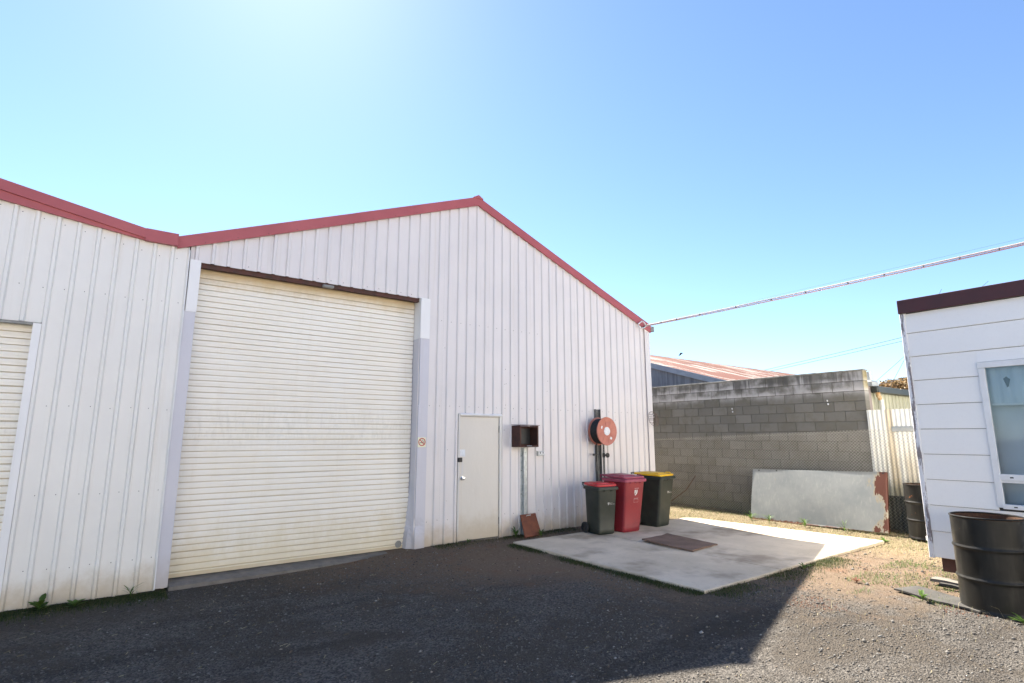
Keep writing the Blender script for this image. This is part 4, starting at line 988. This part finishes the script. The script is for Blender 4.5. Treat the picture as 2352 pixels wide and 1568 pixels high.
# ------------------------------------------------------------------ beyond the wall
rb = thing('rusty_roofed_building', 'building with a rusty patched corrugated roof behind the block wall', 'building', (11, 3, 0))
GX, RY, RZ, RS = 6.0, 9.0, 5.62, .300; GX2 = 26.3
def rust_sheet(xa, xb, ya, yb, lift):
    n = int((xb - xa) / .076 * 4); b = MB(); c = []
    for i in range(n + 1):
        x = xa + (xb - xa) * i / n; c.append((x, .008 * math.sin(2 * math.pi * x / .076) + lift))
    z = lambda y: RZ - (RY - y) * RS
    for (x0_, d0), (x1_, d1) in zip(c, c[1:]): b.add([(x0_, ya, z(ya) + d0), (x1_, ya, z(ya) + d1), (x1_, yb, z(yb) + d1), (x0_, yb, z(yb) + d0)], [(0, 1, 2, 3)])
    b.build('roof_sheet', 'rusty_roof', rb, True)
x = GX
while x < GX2 - .1:
    xe = min(x + .762, GX2)
    for r_, (ya, yb) in enumerate(((6.6, 8.98), (4.4, 6.7), (2.2, 4.5), (-.25, 2.3))): rust_sheet(x, xe, ya, yb, .012 * (3 - r_) * .5 - .006 + random.uniform(0, .004))
    x = xe
b = MB(); b.prism_x([(RY - .18, RZ - .06), (RY, RZ + .035), (RY + .18, RZ - .06), (RY, RZ + .012)], GX - .02, GX2 + .02); b.build('ridge_cap', 'dull_galv', rb)
b = MB(); b.prism_x([(RY, RZ - .02), (RY + 5.2, RZ - 5.2 * RS - .02), (RY + 5.2, RZ - 5.2 * RS - .06), (RY, RZ - .06)], GX, GX2); b.build('roof_back', 'dull_galv', rb)
b = MB(); b.prism_x([(-.3, RZ - (RY + .3) * RS + .03), (RY, RZ + .03), (RY, RZ - .16), (-.3, RZ - (RY + .3) * RS - .16)], GX - .05, GX - .01); b.build('barge_board', 'blue_trim', rb)
b = MB(); b.prism_x([(-.0, -.1), (14.0, -.1), (14.0, RZ - 5.0 * RS - .1), (RY, RZ - .1), (-.0, RZ - RY * RS - .1)], GX + .05, GX + .15); b.build('gable_wall', 'blue_clad', rb)
b = MB(); b.box(GX + .15, GX2, .0, .1, -.1, RZ - RY * RS - .12); b.build('side_wall', 'blue_clad', rb)
b = MB(); b.prism_x([(-.0, -.1), (14.0, -.1), (14.0, RZ - 5.0 * RS - .1), (RY, RZ - .1), (-.0, RZ - RY * RS - .1)], GX2 - .1, GX2 - .02); b.build('gable_wall', 'blue_clad', rb)

# small shed at the end of the block wall
s2 = thing('small_green_shed', 'small pale green shed with a dark gutter behind the iron fence', 'shed', (3, -3.4, 0)); YS = -3.62
def ribs_y(name, m, parent, xa, xb, y, za, zb, p=.19):
    b = MB(); x = xa
    while x < xb - 1e-6:
        for (u0, d0), (u1, d1) in zip(((0, 0), (.15, 0), (.16, -.02), (.18, -.02)), ((.15, 0), (.16, -.02), (.18, -.02), (p, 0))):
            b.add([(x + u0, y + d0, za), (x + u1, y + d1, za), (x + u1, y + d1, zb), (x + u0, y + d0, zb)], [(0, 1, 2, 3)])
        x += p
    return b.build(name, m, parent)
for k in range(7): ribs_y('cladding_sheet', 'olive_clad', s2, 2.32 + k * .76, 2.32 + (k + 1) * .76, YS, -.1, 2.62)
MB().box(2.16, 2.315, YS - .03, YS + .5, -.1, 2.72).build('corner_post', 'pink_render', s2)
MB().prism_x([(YS - .16, 2.585), (YS - .03, 2.575), (YS - .03, 2.70), (YS - .15, 2.70)], 2.34, 7.6).build('gutter', 'gutter_dark', s2)
MB().prism_x([(YS - .03, 2.66), (YS - .03, 2.70), (.4, 3.0), (.4, 2.96)], 2.34, 7.6).build('roof', 'dull_galv', s2)
b = MB()
for k in range(60): b.box(2.36 + k * .086, 2.36 + k * .086 + .045, YS - .10, YS + .6, 2.703, 2.716)
b.build('roof_corrugations', 'galv', s2)['kind'] = 'stuff'
MB().bbox(2.30, 2.42, YS - .15, YS - .035, 2.585, 2.69, .01).build('gutter_end', 'gutter_dark', s2)
MB().tube([(2.44, YS - .10, 2.60), (2.46, YS - .10, 2.52), (2.54, YS - .10, 2.46)], .042, 10).build('downpipe_elbow', 'rust_pvc', s2, True)
MB().tube([(2.53, YS - .10, 2.47), (2.58, YS - .10, 2.42), (2.585, YS - .10, 2.3), (2.585, YS - .10, 0)], .042, 10).build('downpipe', 'pvc', s2, True)
MB().loft([[(2.22, YS - .10, 2.705), (2.56, YS - .10, 2.705), (2.56, YS + .2, 2.705), (2.22, YS + .2, 2.705)], [(2.22, YS - .10, 2.79), (2.54, YS - .10, 2.79), (2.54, YS + .2, 2.79), (2.22, YS + .2, 2.79)], [(2.24, YS - .08, 2.825), (2.50, YS - .08, 2.82), (2.50, YS + .18, 2.82), (2.24, YS + .18, 2.825)]]).build('rain_head', 'vent_grey', s2)
MB().tube([(2.34, YS - .02, 2.82), (2.335, YS - .02, 3.0)], .048, 12).build('vent_pipe', 'galv', s2, True)

# tree beyond, in brown and ochre leaf
tr = thing('autumn_tree', 'rounded tree with ochre brown leaves beyond the small shed roof', 'tree', (25.2, 3.2, 0))
def leaf_cloud(centers, n, size, seed):
    g = np.random.default_rng(seed); b = MB(); V = []; F = []
    for c, r in centers:
        m_ = int(n * r ** 2); d = g.normal(size=(m_, 3)); d /= np.linalg.norm(d, axis=1)[:, None]; rad = r * g.uniform(.55, 1.05, m_) ** .6
        p = np.array(c) + d * rad[:, None] * np.array([1, 1, .8])
        for q in p:
            a = g.normal(size=3); a /= np.linalg.norm(a); e = np.cross(a, g.normal(size=3)); e /= np.linalg.norm(e); s_ = size * g.uniform(.6, 1.3)
            k = len(V); V += [tuple(q - a * s_), tuple(q + e * s_ * .5), tuple(q + a * s_), tuple(q - e * s_ * .5)]; F.append((k, k + 1, k + 2, k + 3))
    b.v = V; b.f = F; return b
g = np.random.default_rng(3); cs = []
for k in range(26): a = g.uniform(0, 6.28); q = g.uniform(0, 1.45); cs.append(((25.2 + q * math.cos(a), 3.2 + q * math.sin(a), 4.62 - .28 * q * q + g.uniform(-.5, .12)), g.uniform(.3, .55)))
leaf_cloud(cs, 900, .085, 5).build('crown', 'autumn_leaf', tr)
b = MB(); b.tube([(25.2, 3.2, -.1), (25.25, 3.2, 1.5), (25.2, 3.2, 2.8)], [.2, .15, .1], 8)
for k in range(7):
    c = cs[k * 3][0]; b.tube([(25.22, 3.2, 2.2 + .08 * k), ((25.2 + c[0]) / 2, (3.2 + c[1]) / 2, 3.3), c], [.07, .05, .02], 6)
b.build('trunk', 'bark', tr, True)
# utility pole and wires far off
up = thing('utility_pole', 'thin distant utility pole rising beside the ochre tree', 'pole', (41.8, 9.4, 0))
MB().tube([(41.8, 9.4, -.1), (41.8, 9.4, 6.35)], .07, 8).build('shaft', 'pole_wood', up, True); MB().box(41.55, 42.05, 9.36, 9.44, 6.2, 6.28).build('crossarm', 'pole_wood', up)
def wire(label, p, q, sag, r=.012):
    b = MB(); b.tube(hang(Vector(p), Vector(q), 16, sag), r, 4); o = b.build('power_line', 'wire_dark', None, loc=p); return tag(o, label, 'power line', 'power lines in the distance')
wire('upper of the two parallel power lines above the rusty roof', (24.5, 16.0, 5.35), (48.0, -2.9, 12.6), .15, .013)
wire('lower of the two parallel power lines above the rusty roof', (24.8, 15.8, 5.33), (48.0, -2.8, 12.15), .15, .013)
wire('thin wire rising steeply from the vent pipe to the house', (17.9, 2.35, 3.72), (22.0, -1.75, 8.75), .02, .008)
wire('thin wire rising out of the ochre tree crown', (18.4, 2.05, 2.9), (20.6, -.35, 8.45), .0, .008)
wire('slack wire sagging from the vent pipe over the tree', (18.0, 2.35, 3.95), (20.4, -.1, 5.0), .12, .008)
# bird in flight
bd = thing('flying_bird', 'small dark bird flying above the rusty roof', 'bird', (10.95, 7.1, 5.46))
r_ = Vector((.8, -.59, 0)); u_ = Vector((0, 0, 1)); o_ = Vector((10.95, 7.1, 5.46))
b = MB(); b.tube([tuple(o_ + r_ * a + u_ * z) for a, z in ((-.10, -.03), (-.05, -.01), (.02, 0), (.07, .02), (.10, .02))], [.004, .018, .026, .02, .004], 8)
fw_ = Vector((.59, .8, 0))
b.add([tuple(o_ + r_ * .05), tuple(o_ - r_ * .03), tuple(o_ - r_ * .10 + fw_ * .10 - u_ * .10), tuple(o_ + r_ * .02 + fw_ * .12 - u_ * .06)], [(0, 1, 2, 3)])
b.add([tuple(o_ + r_ * .05), tuple(o_ - r_ * .03), tuple(o_ - r_ * .08 - fw_ * .12 + u_ * .02), tuple(o_ + r_ * .02 - fw_ * .12 + u_ * .03)], [(0, 3, 2, 1)])
b.build('body', 'bird', bd, True)

# ------------------------------------------------------------------ loose stones, grass, weeds
def in_slab(x, y, m=.02): return (x > -4.43 - m) & (x < .53 - (y + 4.25) * .085 + m) & (y > -4.25 - m) & (y < -.69 + m)
def stones(name, m, n, box, smin, smax, keep, label):
    x = rng.uniform(box[0], box[1], n); y = rng.uniform(box[2], box[3], n); k = keep(x, y) & ~in_slab(x, y) & (y < -.03); x, y = x[k], y[k]; n = len(x)
    s = smin * (smax / smin) ** (rng.uniform(0, 1, n) ** 2.2)
    base = np.array([(1, 0, 0), (.2, 1, .1), (-1, .1, 0), (-.1, -1, 0), (.15, .1, .62), (-.1, 0, -.5)])
    v = base[None] * rng.uniform(.65, 1.25, (n, 6, 3)); a = rng.uniform(0, 6.28, n); c, sn = np.cos(a)[:, None], np.sin(a)[:, None]
    vx = v[:, :, 0] * c - v[:, :, 1] * sn; vy = v[:, :, 0] * sn + v[:, :, 1] * c * 1
    P = np.stack([vx * s[:, None] + x[:, None], vy * .75 * s[:, None] + y[:, None], v[:, :, 2] * s[:, None] + gz(x, y)[:, None] + .12 * s[:, None]], 2).reshape(-1, 3)
    tri = np.array([(0, 1, 4), (1, 2, 4), (2, 3, 4), (3, 0, 4), (1, 0, 5), (2, 1, 5), (3, 2, 5), (0, 3, 5)])
    F = (tri[None] + (np.arange(n) * 6)[:, None, None]).reshape(-1, 3)
    return raw(name, m, P, F, label)
def raw(name, m, P, F, label):
    k = F.shape[1]; me = bpy.data.meshes.new(name); me.vertices.add(len(P)); me.vertices.foreach_set('co', P.astype(np.float32).ravel())
    me.loops.add(F.size); me.loops.foreach_set('vertex_index', F.astype(np.int32).ravel()); me.polygons.add(len(F))
    me.polygons.foreach_set('loop_start', (np.arange(len(F)) * k).astype(np.int32)); me.polygons.foreach_set('loop_total', np.full(len(F), k, np.int32))
    me.update(calc_edges=True); me.validate(); me.materials.append(MATS[m]); o = bpy.data.objects.new(name, me); COL.objects.link(o)
    return tag(o, label, kind='stuff')
def soilness(x, y):
    u = x + .9 * y + .8 * np.sin(x * 1.3 + y * .7) + .5 * np.sin(2.3 * y - x)
    return sstep(-9.1, -6.8, u)
def patch(x, y): return .5 + .5 * np.sin(1.7 * x + 2 * np.sin(.9 * y)) * np.sin(1.3 * y + 1.2 * np.sin(1.1 * x))
cov = lambda x, y: rng.uniform(0, 1, x.shape)
stones('gravel', 'stones', 170000, (-13, -.5, -8.2, -.03), .0035, .017, lambda x, y: cov(x, y) > .05 + .7 * soilness(x, y) + .75 * sstep(.45, .85, patch(x * .8 + .5, y * .9)) * (y > -6), 'loose grey gravel covering the yard')
stones('pebbles', 'dirt_stones', 26000, (-9, 1.5, -8.2, -.03), .004, .018, lambda x, y: cov(x, y) < .25 + .4 * soilness(x, y), 'brown crumbs of soil and pebbles on the bare ground')
stones('loose_rocks', 'stones', 700, (-7.5, .6, -8.0, -4.3), .014, .036, lambda x, y: cov(x, y) < .2 + .8 * patch(x * 1.3, y * 1.9), 'larger loose dark stones lying on the sunlit gravel')
def blades(name, m, pts, h, wdt, lean_, label):
    pts = np.asarray(pts); n = len(pts); hh = h * rng.uniform(.45, 1.3, n); a = rng.uniform(0, 6.28, n); l = lean_ * rng.uniform(.2, 1.2, n)
    dx, dy = np.cos(a), np.sin(a); z = pts[:, 2] if pts.shape[1] > 2 else gz(pts[:, 0], pts[:, 1]); w_ = wdt * rng.uniform(.6, 1.3, n); px, py = -dy * w_, dx * w_
    v = np.empty((n, 5, 3)); X, Y = pts[:, 0], pts[:, 1]
    v[:, 0] = np.stack([X - px, Y - py, z - .005], 1); v[:, 1] = np.stack([X + px, Y + py, z - .005], 1)
    v[:, 2] = np.stack([X + px * .7 + dx * l * hh * .35, Y + py * .7 + dy * l * hh * .35, z + hh * .6], 1); v[:, 3] = np.stack([X - px * .7 + dx * l * hh * .35, Y - py * .7 + dy * l * hh * .35, z + hh * .6], 1)
    v[:, 4] = np.stack([X + dx * l * hh, Y + dy * l * hh, z + hh * np.clip(1.05 - .45 * l, .15, 1)], 1)
    tri = np.array([(0, 1, 2), (0, 2, 3), (3, 2, 4)]); F = (tri[None] + (np.arange(n) * 5)[:, None, None]).reshape(-1, 3)
    return raw(name, m, v.reshape(-1, 3), F, label)
def scatter(n, box, keep):
    x = rng.uniform(box[0], box[1], n); y = rng.uniform(box[2], box[3], n); k = keep(x, y) & ~in_slab(x, y, .005); return np.stack([x[k], y[k]], 1)
def clump(n, x0, x1, y0, y1, sp):
    cx = rng.uniform(x0, x1, n); cy = rng.uniform(y0, y1, n); return np.stack([cx, cy], 1)
strawp = scatter(52000, (-2.6, 1.9, -6.6, .8), lambda x, y: cov(x, y) < sstep(-1.6, .3, x + .4 * np.sin(3 * y) + .35 * (y + 4.3) * (y < -4.3)) * (.35 + .65 * patch(x * 1.7, y * 1.7)))
blades('dry_grass', 'straw', strawp, .045, .0022, 1.6, 'flattened straw coloured dry grass beside the slab and the fence')
far = scatter(3600, (.2, 1.7, -6.0, .8), lambda x, y: cov(x, y) < .25 + .75 * patch(x * 2.3, y * 2.3 + 1))
nearh = scatter(12000, (-2.9, -.6, -7.2, -4.9), lambda x, y: (cov(x, y) < .9 * patch(x * 3.1, y * 2.7)) & (x + .55 * (y + 5) > -2.6))
near2 = scatter(9000, (-4.2, -2.0, -7.6, -5.2), lambda x, y: (cov(x, y) < sstep(.62, .95, patch(x * 2.6 + .4, y * 3.3 + 2))) & (x + .5 * y > -6.6))
ls = np.concatenate([far, nearh, near2, clump(500, 1.2, 1.6, -4.6, .3, 0)])
blades('green_grass', 'green_blades', ls, .045, .0026, 1.5, 'tufts of green grass near the fence foot and the near drum')
redp = scatter(16000, (-4.4, -1.6, -7.8, -4.6), lambda x, y: (cov(x, y) < .8 * sstep(.60, .9, patch(x * 1.9 + 2.1, y * 2.3 + .7))) & (x + .5 * y > -6.7))
blades('red_ground_cover', 'red_weed', redp, .012, .0035, 1.5, 'low reddish brown ground cover creeping over the soil at the right')
brn = scatter(9000, (-6.4, -1.5, -7.8, -4.3), lambda x, y: cov(x, y) < .55 * sstep(.35, .9, patch(x * 2.2 + 1, y * 1.7)) * soilness(x, y) + .05)
blades('dry_soil_litter', 'straw', brn, .014, .0018, 1.9, 'fine pale straw litter strewn over the bare soil at the right')
def edge_strip(xa, ya, xb, yb, n, spread, thr):
    t = rng.uniform(0, 1, n); s_ = np.abs(rng.normal(0, spread, n)); dx, dy = xb - xa, yb - ya; L = math.hypot(dx, dy); nx, ny = dy / L, -dx / L
    k = rng.uniform(0, 1, n) < np.clip(.5 + .6 * np.sin(t * L * 3.7 + 1) * np.sin(t * L * 1.9) + thr, 0, 1)
    return np.stack([xa + dx * t + nx * s_, ya + dy * t + ny * s_], 1)[k]
mp = np.concatenate([edge_strip(-4.45, -.72, -4.44, -4.26, 9000, .08, .1) * [1, 1], edge_strip(-4.42, -4.265, -1.3, -4.265, 5200, .17, .1)])
mp[:, 0] = np.where((mp[:, 0] > -4.44) & (mp[:, 1] > -4.24), -8.89 - mp[:, 0], mp[:, 0])
wl_ = np.stack([rng.uniform(-5.6, -2.6, 3000), -.04 - np.abs(rng.normal(0, .16, 3000))], 1); wl_ = wl_[~((wl_[:, 0] < -4.2) & (wl_[:, 0] > -5.1) & (rng.uniform(0, 1, 3000) < .7))]; wl_ = wl_[~in_slab(wl_[:, 0], wl_[:, 1])]
wl2 = np.stack([rng.uniform(-11.4, -9.2, 9500), -.06 - np.abs(rng.normal(0, .2, 9500))], 1)
wl2 = wl2[rng.uniform(0, 1, len(wl2)) < .25 + .75 * patch(wl2[:, 0] * 2, wl2[:, 1] * 2)]
blades('low_moss_grass', 'moss_blades', np.concatenate([mp, wl_, wl2]), .034, .0030, 1.1, 'low dark green growth along slab edges and wall feet')
st_ = np.array([(random.uniform(-4.0, .3), random.uniform(-6.6, -4.4)) for _ in range(160)] + [(random.uniform(-1.9, -1.2), random.uniform(-4.6, -4.3)) for _ in range(14)])
blades('dry_stalks', 'straw', st_, .12, .0018, .8, 'scattered pale dry grass stalks on the bare soil')
def litter(n, box):
    x = rng.uniform(box[0], box[1], n); y = rng.uniform(box[2], box[3], n); k = ~in_slab(x, y); x, y = x[k], y[k]; n = len(x); a = rng.uniform(0, 3.14, n); L = rng.uniform(.008, .035, n); z = gz(x, y) + .012
    dx, dy = np.cos(a) * L, np.sin(a) * L; wx, wy = -np.sin(a) * .0022, np.cos(a) * .0022
    v = np.stack([np.stack([x - dx - wx, y - dy - wy, z], 1), np.stack([x + dx - wx, y + dy - wy, z + .002], 1), np.stack([x + dx + wx, y + dy + wy, z + .004], 1), np.stack([x - dx + wx, y - dy + wy, z + .002], 1)], 1)
    return raw('straw_litter', 'straw', v.reshape(-1, 3), np.arange(n * 4).reshape(-1, 4), 'bits of straw and twig scattered on the gravel')
litter(1500, (-12, 0, -8, -.1))
def weed(label, x, y, n, L, W, up_, m='weed_leaf', z=None, grp='leafy weeds in the yard'):
    g = random.Random(int(x * 100 + y * 10)); zz = float(gz(x, y)) if z is None else z
    t = thing('leafy_weed', label, 'weed', (x, y, zz), g.uniform(0, 6), grp, local=True); b = MB()
    for k in range(n):
        a = 2 * math.pi * k / n * 1.62 + g.uniform(-.3, .3); l = L * g.uniform(.6, 1.15); u = up_ * g.uniform(.5, 1.3); z0 = g.uniform(0, L * .35); pl = []
        for i, (f, ww) in enumerate(((0, .15), (.25, .6), (.55, 1), (.8, .7), (1, .05))):
            r_ = l * f * math.cos(u * (1 - .35 * f)); h = z0 + l * f * math.sin(u * (1 - .45 * f)); w2 = W * ww / 2
            pl.append([(r_ * math.cos(a) - w2 * math.sin(a), r_ * math.sin(a) + w2 * math.cos(a), h + .003), (r_ * math.cos(a), r_ * math.sin(a), h - w2 * .3 + .003), (r_ * math.cos(a) + w2 * math.sin(a), r_ * math.sin(a) - w2 * math.cos(a), h + .003)])
        b.loft(pl, cap=False, closed=False)
    b.build('leaves', m, t, True)
    MB().tube([(0, 0, -.01), (.003, 0, L * .4)], .004, 5).build('stem', m, t)
weed('bright green broad-leaved weed growing by the dark flat board', -2.83, -5.80, 9, .12, .035, .9)
weed('small reddish weed on the bare soil left of the flat board', -2.55, -5.05, 26, .07, .012, .7, 'red_weed')
weed('dark green leafy weed at the foot of the left shed wall', -10.35, -.16, 14, .15, .06, 1.0)
weed('low spreading green weed beside the taller one at the left shed foot', -10.05, -.22, 16, .12, .045, .7)
weed('grassy weed before the seam of the left shed wall', -9.55, -.12, 12, .16, .012, 1.2)
weed('spiky green weed at the left bottom corner of the leaning panel', 1.05, -1.62, 14, .17, .02, 1.1)
weed('tall weed before the leaning panel near its left end', .98, -2.05, 12, .20, .018, 1.2)
weed('pale green weed clump before the middle of the leaning panel', 1.0, -2.75, 14, .19, .02, 1.15)
weed('thin weed before the right half of the leaning panel', 1.02, -3.45, 10, .20, .012, 1.3)
weed('green weed at the far right corner of the concrete slab', .62, -4.22, 22, .11, .03, .6)
weed('weed clump on the soil edge of the slab front', -2.4, -4.36, 16, .09, .02, .9)
weed('weed at the shed wall behind the rusty cover', -4.02, -.2, 16, .17, .025, 1.15)
weed('weed sprouting right before the rusty cover', -3.66, -.46, 12, .14, .022, 1.1)
weed('green weed under the house floor edge by the near drum', -1.75, -6.05, 16, .2, .02, 1.1)
weed('flat green weed at the foot of the near drum', -2.95, -6.62, 20, .11, .02, .6)
weed('leafy weed at the personnel door sill', -4.95, -.12, 14, .07, .02, .8)
